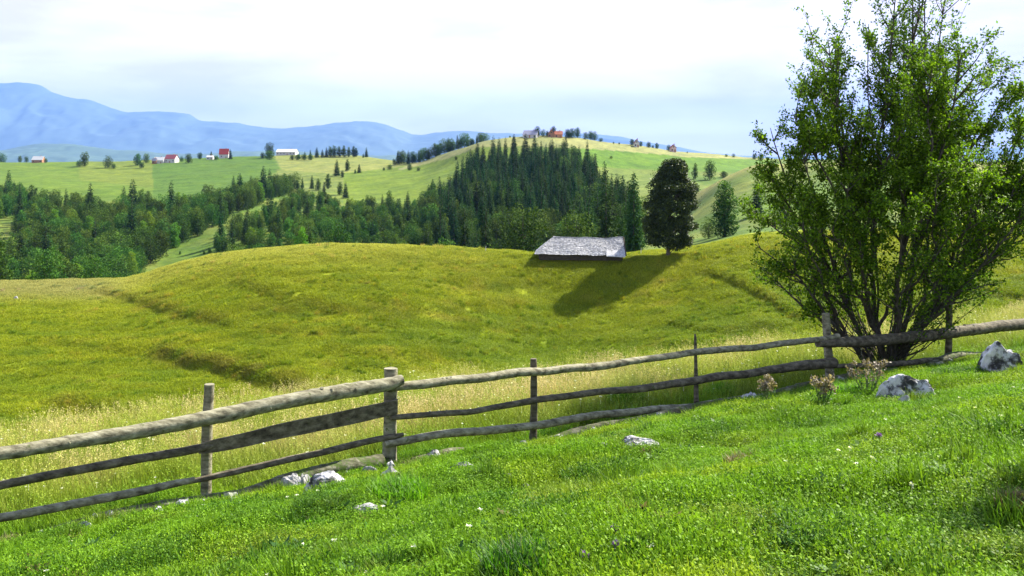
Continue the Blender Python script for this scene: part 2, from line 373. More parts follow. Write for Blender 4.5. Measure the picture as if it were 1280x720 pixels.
# ------------------------------------------------------------------ ground colours (albedo)
def mixc(a, b, t): return a * (1 - t[..., None]) + np.asarray(b) * t[..., None]
def ground_col(x, y, z):
    n = len(x); d = fence_d(x, y)
    c = np.tile(np.array([.135, .275, .008]), (n, 1))
    f1 = fbm(x / 1.7, y / 1.7, 4, 51); f2 = fbm(x / 6, y / 6, 3, 61); f3 = fbm(x / .45, y / .45, 3, 66)
    c = mixc(c, [.23, .34, .014], ss(f1 * 1.3 + .15))
    c = mixc(c, [.03, .10, .005], ss(-f3 * 2.0 + .02) * .85)
    c = mixc(c, [.17, .19, .03], ss(fbm(x / .7 + 9, y / .7, 3, 68) * 1.8 - .25) * .6)
    c = mixc(c, [.25, .27, .03], ss(f2 * 1.6 - .55) * .6)
    c = mixc(c, [.20, .16, .10], np.exp(-((d + .32) / .3)**2) * ss(fbm(x / .8, y / .8, 3, 77) * 2 + .25) * .8)
    # tall uncut grass behind the fence
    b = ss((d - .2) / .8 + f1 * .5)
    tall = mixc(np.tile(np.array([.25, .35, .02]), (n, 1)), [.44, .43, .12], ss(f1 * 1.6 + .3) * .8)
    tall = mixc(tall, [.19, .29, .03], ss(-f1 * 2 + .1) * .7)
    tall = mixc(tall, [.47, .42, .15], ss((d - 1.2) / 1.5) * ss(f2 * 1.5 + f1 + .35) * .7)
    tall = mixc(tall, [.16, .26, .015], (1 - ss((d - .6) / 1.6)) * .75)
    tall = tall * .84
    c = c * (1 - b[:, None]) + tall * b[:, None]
    # meadow
    me = ss((y - 45) / 20)
    g1 = fbm(x / 14, y / 7, 4, 71); g2 = fbm(x / 3.2, y / 2, 4, 81); g3 = fbm(x / 38, y / 26, 3, 91)
    m = np.tile(np.array([.25, .305, .006]), (n, 1))
    m = mixc(m, [.30, .345, .010], ss(g1 * 1.9 + .15))
    m = mixc(m, [.13, .22, .006], ss(-fbm(x / 9, y / 2.2, 4, 75) * 2.2 - .1) * .6)
    m = mixc(m, [.16, .25, .005], ss(-g3 * 1.8 + .1) * .6)
    m = mixc(m, [.14, .205, .005], ss(-g2 * 1.7 - .05) * .55)
    m = mixc(m, [.33, .28, .045], ss(g2 * 1.5 + g1 * 1.4 - .45) * .45)
    m = mixc(m, [.36, .37, .03], ss((y - 118) / 34) * .45)  # yellower and paler towards the crest, brighter shading put into the colour
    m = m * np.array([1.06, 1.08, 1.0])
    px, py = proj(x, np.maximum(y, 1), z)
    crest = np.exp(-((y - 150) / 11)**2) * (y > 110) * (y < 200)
    m = mixc(m, [.46, .46, .08], np.clip(crest, 0, 1) * .7 * ss((620 - px) / 260 + .2))  # brow paler still, its lighter shading painted into the colour
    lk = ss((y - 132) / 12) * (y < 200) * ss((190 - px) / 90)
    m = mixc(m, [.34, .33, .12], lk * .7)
    for P, h, w in SCARPS:
        mm = (np.abs(y - np.interp(x, P[:, 0], P[:, 1])) < 4) & (x > P[0, 0] - 3) & (x < P[-1, 0] + 3)
        if mm.any():
            s = y[mm] - np.interp(x[mm], P[:, 0], P[:, 1]); q = np.exp(-((s + 1.0) / 1.7)**2) * ss(h)
            q = q * ss((x[mm] - P[0, 0] + 3) / 4) * ss((P[-1, 0] + 3 - x[mm]) / 4) * ss(g2[mm] * 2 + .9)
            m[mm] = mixc(m[mm], [.27, .205, .045], q * .55)
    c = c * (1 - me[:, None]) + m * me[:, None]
    # far hills
    fa = ss((y - 172) / 15)
    h1 = fbm(x / 40, y / 40, 4, 101); h2 = fbm(x / 9, y / 9, 3, 111)
    q = np.tile(np.array([.135, .235, .03]), (n, 1))
    q = mixc(q, [.22, .28, .05], ss(h1 * 1.8 + .4))
    q = mixc(q, [.10, .19, .025], ss(-h2 * 2) * .6)
    def field(poly, col, k=1.0, lo=450):
        nonlocal q
        mk = in_poly(px, py, poly) & (y > lo)
        q[mk] = q[mk] * (1 - k) + np.array(col) * k * (1 + .25 * h2[mk, None])
    field([(-200,195),(190,195),(192,250),(-200,260)], [.15, .245, .02], .8)
    field([(96,195),(192,195),(192,235),(100,225)], [.21, .26, .035], .6)
    field([(190,190),(330,190),(352,212),(300,235),(240,260),(192,255)], [.10, .20, .02], .9)
    field([(345,212),(430,205),(430,240),(350,240)], [.24, .28, .07], .6)
    field([(338,188),(505,188),(520,205),(480,212),(420,218),(352,212)], [.29, .32, .085], .8)
    field([(430,216),(520,207),(600,184),(640,186),(600,260),(430,262)], [.18, .27, .02], .8)
    field([(498,211),(520,203),(605,174),(665,165),(760,172),(860,186),(965,196),(965,200),(860,196.5),(790,190),(745,186.5),(700,184.5),(640,183),(600,184),(560,198),(500,213)], [.37, .38, .15], .9)
    field([(700,184.5),(745,186.5),(790,190),(860,196.5),(965,200),(965,215),(840,214),(700,206)], [.13, .27, .015], .85)
    field([(700,206),(840,214),(900,240),(820,262),(740,250)], [.22, .29, .06], .6)
    ed = (px > 868) & (y > 300) & (y < 375)
    q[ed] = mixc(q[ed], [.36, .36, .11], ss((y[ed] - 312) / 35) * .85)
    q = q * .50
    c = c * (1 - fa[:, None]) + q * fa[:, None]
    return np.clip(c, 0.01, .6)

# ------------------------------------------------------------------ ground sheet (three joined stretches)
s_rows = np.concatenate([np.geomspace(1, 46, 390, endpoint=False), np.geomspace(46, 178, 350, endpoint=False), np.geomspace(178, 1100, 300, endpoint=False), np.geomspace(1100, 31000, 76)])
u_cols = np.concatenate([np.linspace(-1.15, -.64, 60, endpoint=False), np.linspace(-.64, .64, 780, endpoint=False), np.linspace(.64, 1.15, 61)])
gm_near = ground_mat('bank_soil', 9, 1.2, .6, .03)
for n_ in gm_near.node_tree.nodes:     # dark thatch under the blades, colour deepened for contrast in the gaps
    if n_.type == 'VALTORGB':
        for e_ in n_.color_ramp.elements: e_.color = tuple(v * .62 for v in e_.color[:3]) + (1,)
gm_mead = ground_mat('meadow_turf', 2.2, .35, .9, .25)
for n_ in gm_mead.node_tree.nodes:     # ground between the clumps darkened in colour to match their self-shading
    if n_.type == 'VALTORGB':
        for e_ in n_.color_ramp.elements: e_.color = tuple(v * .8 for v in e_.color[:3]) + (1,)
gm_far = ground_mat('hill_turf', .35, .06, .6, .8)
def sheet(name, i0, i1, mat, label):
    S = s_rows[i0:i1]; Y, U = np.meshgrid(S - 6, u_cols, indexing='ij'); X = U * (Y + 6)
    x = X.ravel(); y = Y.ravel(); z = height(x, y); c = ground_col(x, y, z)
    nr, ncol = len(S), len(u_cols)
    k = (np.arange(nr - 1)[:, None] * ncol + np.arange(ncol - 1)[None]).ravel()
    q = np.stack([k, k + 1, k + ncol + 1, k + ncol], -1)
    o = mesh_np(name, np.stack([x, y, z], -1), q, [mat], True, col=c)
    return tag(o, label, kind='structure')
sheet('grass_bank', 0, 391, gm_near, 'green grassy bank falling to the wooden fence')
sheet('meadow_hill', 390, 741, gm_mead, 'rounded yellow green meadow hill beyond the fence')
sheet('hills', 740, len(s_rows), gm_far, 'far green hills with fields')

# ------------------------------------------------------------------ mountains
def mountain(name, pts, Dc, depth, amp, seed, label, col):
    px = np.linspace(pts[0][0], pts[-1][0], 420); top = pchip([p[0] for p in pts], [p[1] for p in pts], px)
    top = top + .55 * fbm(px / 17, px * 0 + seed, 4, seed + 1)
    hz = -Dc * (top - HY) / F + 150
    t = np.linspace(-1, 1, 90)
    X = ((px - 640) / F)[None] * Dc * np.ones((90, 1)) + 0
    Y = Dc + t[:, None] * depth * np.ones((1, 420))
    prof = (1 - np.abs(t)**1.25)[:, None]
    rid = 1 - np.abs(fbm(X / 1300, Y / 1300, 5, seed)) * 2
    Z = hz[None] * prof * (1 + amp * (rid - .8) * (np.abs(t)[:, None] * 1.8) * (1 - np.abs(t)[:, None]**4)) - 152
    Z = Z + (t[:, None] == 0) * 0
    rg = np.random.default_rng(seed); Z += fbm(X / 390, Y / 390, 3, seed + 3) * 20 * prof
    m = noisy_mat(name + '_rock', [(.35, tuple(v * .96 for v in col)), (.65, tuple(v * 1.04 for v in col))], scale=.0012, bump=.0)
    k = (np.arange(89)[:, None] * 420 + np.arange(419)[None]).ravel()
    q = np.stack([k, k + 1, k + 421, k + 420], -1)
    o = mesh_np(name, np.stack([X, Y, Z], -1).reshape(-1, 3), q, [m], True)
    tag(o, label, kind='structure')
mountain('mountains', [(-260,150),(-120,120),(-50,106),(0,103.5),(25,102.5),(50,106),(66,115),(92,122),(112,125),(140,135),(160,140),(195,139),(235,142),(250,150),(290,153),(345,160),(390,157.5),(420,153.5),(455,151),(480,155),(500,162),(522,168.5),(550,165),(575,163.5),(620,166),(660,167),(700,172),(730,176)], 21500, 3600, .15, 5,
         'blue mountain range on the horizon', (.07, .11, .08))
mountain('foothills', [(-300,188),(-100,186),(0,188),(30,182),(60,178),(110,182),(160,188),(230,192),(330,188),(420,191),(520,196)], 11000, 1600, .5, 9,
         'lower dark blue foothills before the range', (.06, .10, .05))
mountain('mountains', [(560,172),(620,168),(700,165),(745,168),(770,170),(800,176),(850,184),(880,190),(960,196),(1100,190),(1280,184),(1500,180)], 27500, 2600, .3, 12,
         'faint distant ridge behind the far houses', (.07, .11, .08))

# ------------------------------------------------------------------ haze
def haze():
    m, t, N, L = new_mat('air')
    v = N('ShaderNodeVolumePrincipled'); v.inputs['Color'].default_value = (.20, .385, .92, 1); v.inputs['Density'].default_value = 3.6e-5
    v.inputs['Anisotropy'].default_value = 0.0
    o = N('ShaderNodeOutputMaterial'); L(v.outputs[0], o.inputs['Volume'])
    b = MB(); x0, x1, y0, y1, z0, z1 = -40000, 40000, -40, 33000, -200, 1950
    b.box(((x0+x1)/2, (y0+y1)/2, (z0+z1)/2), (x1-x0, y1-y0, z1-z0)); ob = b.build('haze', m); tag(ob, 'thin blue summer haze', kind='stuff')
haze()

# ------------------------------------------------------------------ instancing for uncountable stuff
def scatter(name, P, rot, scale, col, protos, mat_dummy=None, label=None):
    """one object; its points carry copies of the given meshes through geometry nodes"""
    coll = bpy.data.collections.new(name + '_kinds')
    for i, me in enumerate(protos):
        o = bpy.data.objects.new(f'{name}_kind', me); coll.objects.link(o)
    me = bpy.data.meshes.new(name); me.vertices.add(len(P)); me.vertices.foreach_set('co', np.asarray(P, np.float32).ravel())
    a = me.attributes.new('rot', 'FLOAT_VECTOR', 'POINT'); a.data.foreach_set('vector', np.asarray(rot, np.float32).ravel())
    a = me.attributes.new('scl', 'FLOAT_VECTOR', 'POINT'); a.data.foreach_set('vector', np.asarray(scale, np.float32).ravel())
    a = me.attributes.new('idx', 'INT', 'POINT'); a.data.foreach_set('value', np.random.default_rng(1).integers(0, len(protos), len(P)).astype(np.int32))
    if col is not None:
        a = me.attributes.new('col', 'FLOAT_COLOR', 'POINT'); c4 = np.ones((len(P), 4), np.float32); c4[:, :3] = col; a.data.foreach_set('color', c4.ravel())
    o = bpy.data.objects.new(name, me); sc.collection.objects.link(o)
    ng = bpy.data.node_groups.new(name + '_nodes', 'GeometryNodeTree')
    ng.interface.new_socket('Geometry', in_out='INPUT', socket_type='NodeSocketGeometry'); ng.interface.new_socket('Geometry', in_out='OUTPUT', socket_type='NodeSocketGeometry')
    N = ng.nodes.new; L = ng.links.new
    gi = N('NodeGroupInput'); go = N('NodeGroupOutput'); ip = N('GeometryNodeInstanceOnPoints'); ci = N('GeometryNodeCollectionInfo')
    ci.inputs[0].default_value = coll; ci.inputs['Separate Children'].default_value = True; ci.inputs['Reset Children'].default_value = True
    def na(nm, ty):
        n = N('GeometryNodeInputNamedAttribute'); n.data_type = ty; n.inputs[0].default_value = nm; return [s for s in n.outputs if s.enabled][0]
    L(gi.outputs[0], ip.inputs['Points']); L(ci.outputs[0], ip.inputs['Instance']); ip.inputs['Pick Instance'].default_value = True
    L(na('idx', 'INT'), ip.inputs['Instance Index']); L(na('rot', 'FLOAT_VECTOR'), ip.inputs['Rotation']); L(na('scl', 'FLOAT_VECTOR'), ip.inputs['Scale'])
    L(ip.outputs[0], go.inputs[0])
    md = o.modifiers.new('nodes', 'NODES'); md.node_group = ng
    return tag(o, label, kind='stuff')
def tilt(nrm, th):
    c, s = np.cos(-th), np.sin(-th)
    nx = c * nrm[:, 0] - s * nrm[:, 1]; ny = s * nrm[:, 0] + c * nrm[:, 1]; nz = nrm[:, 2]
    return np.stack([-np.arcsin(np.clip(ny, -1, 1)), np.arctan2(nx, nz), th], -1)
def blades(b, n, R0, hlo, hhi, w, rg, lean=.5, seg=2, square=True, tintlo=0, tinthi=.95):
    if square: P = rg.uniform(-R0, R0, (n, 2))
    else:
        a = rg.uniform(0, 2*np.pi, n); r = R0 * rg.uniform(0, 1, n)**.8; P = np.stack([r*np.cos(a), r*np.sin(a)], -1)
    h = rg.uniform(hlo, hhi, n); th = rg.uniform(0, 2*np.pi, n); ln = rg.uniform(.1, 1, n) * lean
    dx, dy = np.cos(th), np.sin(th); wx, wy = -np.sin(th) * w, np.cos(th) * w
    ww = rg.uniform(.6, 1.3, n); wx = wx * ww; wy = wy * ww
    z = np.zeros(n)
    v0 = np.stack([P[:, 0] - wx, P[:, 1] - wy, z - .01], -1); v1 = np.stack([P[:, 0] + wx, P[:, 1] + wy, z - .01], -1)
    m = .55; ox = dx * h * ln * .35; oy = dy * h * ln * .35
    v2 = np.stack([P[:, 0] + ox + wx * .8, P[:, 1] + oy + wy * .8, h * m], -1); v3 = np.stack([P[:, 0] + ox - wx * .8, P[:, 1] + oy - wy * .8, h * m], -1)
    v4 = np.stack([P[:, 0] + dx * h * ln, P[:, 1] + dy * h * ln, h * (1 - .25 * ln)], -1)
    V = np.stack([v0, v1, v2, v3, v4], 1).reshape(-1, 3); k = np.arange(n) * 5
    tn = rg.uniform(tintlo, tinthi, n)
    b.add(V, np.stack([k, k+1, k+2, k+3], -1), tn)
    n0 = b.n - len(V)
    b.F.setdefault(3, []).append(np.stack([k+3, k+2, k+4], -1) + n0); b.T.setdefault(3, []).append(tn)

gmat = grass_mat('grass_blade', .36)
smat = grass_mat('straw_blade', .35)
# short turf patches
turf = []
for v in range(6):
    rg = np.random.default_rng(100 + v); b = MB()
    blades(b, 330, .24, .025, .07, .0024, rg, lean=1.3)
    blades(b, 26, .24, .06, .13, .0022, rg, lean=.7, tintlo=.5, tinthi=.98)
    # clover-like small round leaves
    n = 420; P = np.stack([rg.uniform(-.24, .24, n), rg.uniform(-.24, .24, n), rg.uniform(.015, .065, n)], -1)
    b.leaves(P, .0145, rg, up=.9, aspect=.8)
    turf.append(b.build('turf_patch', gmat, link=False))
rg = np.random.default_rng(11)
def near_pts(n, dlo, dhi, ylo=2.0, yhi=30, wide=1.0):
    y = rg.uniform(ylo, yhi, n * 3); x = rg.uniform(-1, 1, n * 3) * (y * .66 + 1.6) * wide
    w = (y * .66 + 1.6) / (yhi * .66 + 1.6)
    k = rg.uniform(0, 1, n*3) < w; x, y = x[k], y[k]
    d = fence_d(x, y); m = (d > dlo) & (d < dhi); return x[m][:n], y[m][:n]
x, y = near_pts(9500, -14, .5, 1.8, 22)
th = rg.uniform(0, 6.28, len(x)); z = height(x, y)
ht = .75 + .9 * ss(fbm(x / .9, y / .9, 3, 201) * 1.4 + .3)
c = ground_col(x, y, z)
print('turf', len(x))
scatter('grass', np.stack([x, y, z - .004], -1), tilt(normal(x, y), th), np.stack([np.ones_like(x)*1.05, np.ones_like(x)*1.05, ht], -1), c * 1.08, turf, label='short bright green grass on the near bank')
# leafy rosettes and dark or dry patches in the turf
ros = []
for v in range(5):
    rg2 = np.random.default_rng(120 + v); b = MB()
    for k in range(16):
        a = k * 2.4; r = rg2.uniform(.01, .03); b.leaves(np.array([[r*math.cos(a), r*math.sin(a), .03]]), .06, rg2, D=np.array([[math.cos(a) * 2.2, math.sin(a) * 2.2, rg2.uniform(.3, 1.6)]]), aspect=.42, up=1.)
    ros.append(b.build('leaf_rosette', gmat, link=False))
x, y = near_pts(3600, -12, .5, 2.2, 22); k = fbm(x / .8, y / .8, 3, 222) > .02; x, y = x[k], y[k]; th = rg.uniform(0, 6.28, len(x)); z = height(x, y)
pal = np.array([[.035, .10, .012], [.06, .16, .02], [.10, .20, .05], [.16, .14, .05], [.05, .12, .03], [.14, .24, .07]]); s = rg.uniform(.5, 1.25, len(x))
scatter('ground_leaves', np.stack([x, y, z], -1), tilt(normal(x, y), th), np.stack([s, s, s], -1), pal[rg.integers(0, 6, len(x))], ros, label='broad leaved herbs in the near turf')
# medium tufts on the bank
tuft = []
for v in range(5):
    rg2 = np.random.default_rng(140 + v); b = MB()
    blades(b, 90, .10, .08, .22, .0035, rg2, lean=.8, square=False)
    tuft.append(b.build('grass_tuft', gmat, link=False))
x, y = near_pts(1500, -12, .8, 2.2, 22)
k = (fbm(x / 1.1, y / 1.1, 3, 301) > .05) | (np.abs(fence_d(x, y)) < .7); x, y = x[k], y[k]
th = rg.uniform(0, 6.28, len(x)); z = height(x, y)
s = rg.uniform(.5, 1.1, len(x))
scatter('grass', np.stack([x, y, z - .01], -1), tilt(normal(x, y), th), np.stack([s, s, s], -1), ground_col(x, y, z) * .9, tuft, label='longer grass tufts on the near bank')
# tall seeding grass behind the fence
tall = []
for v in range(6):
    rg2 = np.random.default_rng(160 + v); b = MB()
    blades(b, 120, .26, .15, .38, .0035, rg2, lean=.6, tintlo=0, tinthi=.8)
    blades(b, 34, .26, .35, .62, .0022, rg2, lean=.35, tintlo=.8, tinthi=1.0)
    n = 14; P = np.stack([rg2.uniform(-.26, .26, n), rg2.uniform(-.26, .26, n), rg2.uniform(.38, .6, n)], -1)
    for p in P:
        q = p + np.stack([rg2.normal(0, .008, 6), rg2.normal(0, .008, 6), np.linspace(-.05, .05, 6)], -1)
        b.leaves(q, .025, rg2, tint=1.0, aspect=.5, droop=-1)
    tall.append(b.build('tall_grass_patch', smat, link=False))
x, y = near_pts(9500, .1, 10, 7, 38, 1.1)
k = fence_d(x, y) < lip_d(x) + 1.2; x, y = x[k], y[k]
th = rg.uniform(0, 6.28, len(x)); z = height(x, y); dd = fence_d(x, y)
s = rg.uniform(.6, 1.05, len(x)) * (.5 + .5 * ss(dd / 1.6)); print('tall', len(x))
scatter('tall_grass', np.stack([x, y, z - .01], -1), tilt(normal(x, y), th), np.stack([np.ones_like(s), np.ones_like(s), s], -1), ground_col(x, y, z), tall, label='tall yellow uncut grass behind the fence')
# meadow clumps
clump = []
for v in range(6):
    rg2 = np.random.default_rng(180 + v); b = MB()
    blades(b, 110, .62, .12, .34, .022, rg2, lean=.9, tintlo=.0, tinthi=.97)
    clump.append(b.build('meadow_clump', gmat, link=False))
n = 60000
y = np.sqrt(rg.uniform(48**2, 166**2, n)); x = rg.uniform(-.64, .64, n) * y
y = y + 0; th = rg.uniform(0, 6.28, len(x)); z = height(x, y)
s = (.75 + .45 * ss(fbm(x / 4, y / 2.6, 3, 401) * 1.6 + .35)) * rg.uniform(.8, 1.2, n)
scatter('meadow_grass', np.stack([x, y, z - .02], -1), tilt(normal(x, y, .5), th), np.stack([np.ones_like(s)*1.1, np.ones_like(s)*1.1, s], -1), ground_col(x, y, z), clump, label='yellow green meadow grass on the rounded hill')

coarse = []
for v in range(4):
    rg2 = np.random.default_rng(195 + v); b = MB()
    blades(b, 60, .34, .25, .6, .02, rg2, lean=.6, square=False, tintlo=.0, tinthi=.6); blades(b, 22, .5, .4, .75, .012, rg2, lean=.4, square=False, tintlo=.75, tinthi=1.)
    coarse.append(b.build('coarse_tuft', gmat, link=False))
n = 9000; y = np.sqrt(rg.uniform(50**2, 150**2, n)); x = rg.uniform(-.62, .62, n) * y; k = fbm(x / 7, y / 4, 3, 431) > .06; x, y = x[k], y[k]; z = height(x, y)
s = rg.uniform(.5, 1.15, len(x)); tone = rg.uniform(0, 1, len(x))[:, None]
cc = ground_col(x, y, z) * np.where(tone < .45, [[.62, .74, .8]], np.where(tone < .8, [[.9, .95, 1.]], [[1.25, 1.02, 1.8]]))
scatter('meadow_grass', np.stack([x, y, z - .02], -1), tilt(normal(x, y, .5), rg.uniform(0, 6.28, len(x))), np.stack([s, s, s], -1), cc, coarse, label='coarse taller tufts in the meadow on the hill')

# ------------------------------------------------------------------ far tree meshes
bark_far = noisy_mat('far_bark', [(.3, (.05, .04, .03)), (.7, (.12, .10, .08))], scale=3)
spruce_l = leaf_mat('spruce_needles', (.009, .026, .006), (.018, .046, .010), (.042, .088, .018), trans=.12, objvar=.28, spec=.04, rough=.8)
broad_l = leaf_mat('broad_leaves', (.011, .032, .005), (.030, .072, .009), (.11, .185, .026), trans=.14, spec=.06, rough=.8, objvar=.3)
pale_l = leaf_mat('pale_leaves', (.045, .10, .010), (.085, .17, .016), (.17, .27, .03), trans=.25, spec=.06, objvar=.2)
def spruce_mesh(seed, H=18, W=2.7):
    rg = np.random.default_rng(seed); b = MB()
    b.tube([(0, 0, -.5), (0, 0, H * .5), (0, 0, H * .97)], [.22, .13, .03], 5)
    nt = b.nfaces(); nl = int(H * 1.9)
    for k in range(nl):
        t = (k + rg.uniform(-.3, .3)) / nl; z = H * (.07 + .91 * t); r = W * (1 - t)**.72 * rg.uniform(.75, 1.12) + .3
        nb = max(4, int(9 * (1 - t) + 4)); a0 = rg.uniform(0, 6.28)
        for j in range(nb):
            a = a0 + j * 6.283 / nb + rg.uniform(-.2, .2); rr = r * rg.uniform(.7, 1.1)
            d = np.array([math.cos(a), math.sin(a), 0]); m = max(3, int(rr * 4.5)); q = np.linspace(.2, 1, m)
            P = d * (rr * q)[:, None] + np.array([0, 0, 1]) * (z - .28 * rr * q**1.2)[:, None] + rg.normal(0, .1, (m, 3))
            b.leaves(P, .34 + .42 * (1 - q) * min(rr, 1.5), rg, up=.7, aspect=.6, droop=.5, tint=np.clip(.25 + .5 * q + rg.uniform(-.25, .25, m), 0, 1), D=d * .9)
    return b, nt
def far_mesh(b, nt, leafm, name):
    tot = b.nfaces()
    me = b.build(name, [bark_far, leafm], link=False)
    # trunk faces are those whose vertices belong to the first tube
    nv = b.ntube; idx = np.zeros(len(me.polygons), np.int32); ls = np.zeros(len(me.polygons), np.int32); me.polygons.foreach_get('loop_start', ls)
    vi = np.zeros(len(me.loops), np.int32); me.loops.foreach_get('vertex_index', vi)
    idx[:] = (vi[ls] >= nv); me.polygons.foreach_set('material_index', idx); return me
def broad_mesh(seed, H=14, W=3.6, base=.05, slim=1.0, nleaf=4800, size=.42, lobes=16, pointy=0):
    rg = np.random.default_rng(seed); b = MB()
    b.tube([(0, 0, -.5), (.1, 0, H * .3), (0, .1, H * .6), (0, 0, H * .85)], [.28, .2, .12, .03], 5)
    for j in range(7):
        a = rg.uniform(0, 6.28); z0 = H * rg.uniform(.2, .55)
        b.tube([(0, 0, z0), (math.cos(a) * W * .35, math.sin(a) * W * .35, z0 + H * .12), (math.cos(a) * W * .6, math.sin(a) * W * .6, z0 + H * .26)], [.1, .07, .02], 4, cap=False)
    b.ntube = b.n
    C = []; 
    for j in range(lobes):
        t = (j + .5) / lobes; z = H * (base + (.93 - base) * t)
        env = W * max(.12, 1 - abs((t - .42) / .66)**2.3)**.6 * slim * (1 - .35 * pointy * t)
        a = j * 2.4 + rg.uniform(-.4, .4); rr = env * rg.uniform(.4, .75); C.append((math.cos(a) * rr, math.sin(a) * rr, z, max(.7, env * rg.uniform(.45, .62))))
    C.append((0, 0, H * .55, W * .55 * slim)); C.append((0, 0, H * .3, W * .5 * slim))
    w = np.array([c[3]**2 for c in C]); w /= w.sum()
    for c, wi in zip(C, w):
        n = int(nleaf * wi); v = rg.normal(size=(n, 3)); v /= np.linalg.norm(v, axis=1)[:, None]
        r = c[3] * rg.uniform(.5, 1.04, n)**.35 * (1 + .25 * np.sin(v[:, 0] * 7 + c[2]) * np.cos(v[:, 2] * 6))
        P = np.array(c[:3]) + v * r[:, None] * np.array([1, 1, .9])
        P = P[P[:, 2] > H * base * .6]
        b.leaves(P, size, rg, up=.5, aspect=.75, D=v[:len(P)] * .3, tint=np.clip(rg.uniform(0, 1, len(P)) * .7 + .3 * (c[2] / H), 0, 1))  # higher leaves lighter, lit crown tops put into the tint
    return b
SPR = []; 
for v in range(6):
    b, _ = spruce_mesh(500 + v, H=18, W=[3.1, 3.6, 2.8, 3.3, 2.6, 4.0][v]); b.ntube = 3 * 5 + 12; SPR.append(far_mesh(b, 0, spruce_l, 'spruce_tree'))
BRD = [far_mesh(broad_mesh(600 + v, H=14, W=[4.6, 4.0, 5.0, 3.7][v]), 0, broad_l, 'broadleaf_tree') for v in range(4)]
SLM = [far_mesh(broad_mesh(640 + v, H=15, W=[2.7, 2.4, 3.0][v], lobes=18, pointy=.8, nleaf=4200, size=.38), 0, broad_l, 'slender_tree') for v in range(3)]
PAL = [far_mesh(broad_mesh(660 + v, H=6, W=2.8, lobes=12, base=.02, nleaf=1500, size=.32), 0, pale_l, 'bush') for v in range(3)]
PBR = []
for v in range(3):
    PBR.append(far_mesh(broad_mesh(680 + v, H=13, W=[3.0, 2.6, 3.4][v], nleaf=4200, pointy=.4), 0, pale_l, 'broadleaf_tree'))
COL = [far_mesh(broad_mesh(670, H=15, W=2.3, lobes=34, base=.02, pointy=.2, nleaf=6500, size=.36), 0, broad_l, 'slender_tree')]
MID = leaf_mat('mid_leaves', (.022, .058, .012), (.048, .108, .019), (.11, .19, .04), trans=.16, spec=.06, rough=.8, objvar=.25)
MBR = [far_mesh(broad_mesh(690 + v, H=13, W=[2.6, 2.3, 3.0][v], nleaf=4200, pointy=.6), 0, MID, 'slender_tree') for v in range(3)]

def put(me, name, x, y, h0, h, label, cat, group=None, wide=1.0, dz=-.1, rg=np.random.default_rng(77)):
    o = bpy.data.objects.new(name, me); sc.collection.objects.link(o)
    s = h / h0; o.location = (x, y, hgt(x, y) + dz); o.scale = (s * wide, s * wide, s); o.rotation_euler = (0, 0, rg.uniform(0, 6.28))
    return tag(o, label, cat, group)

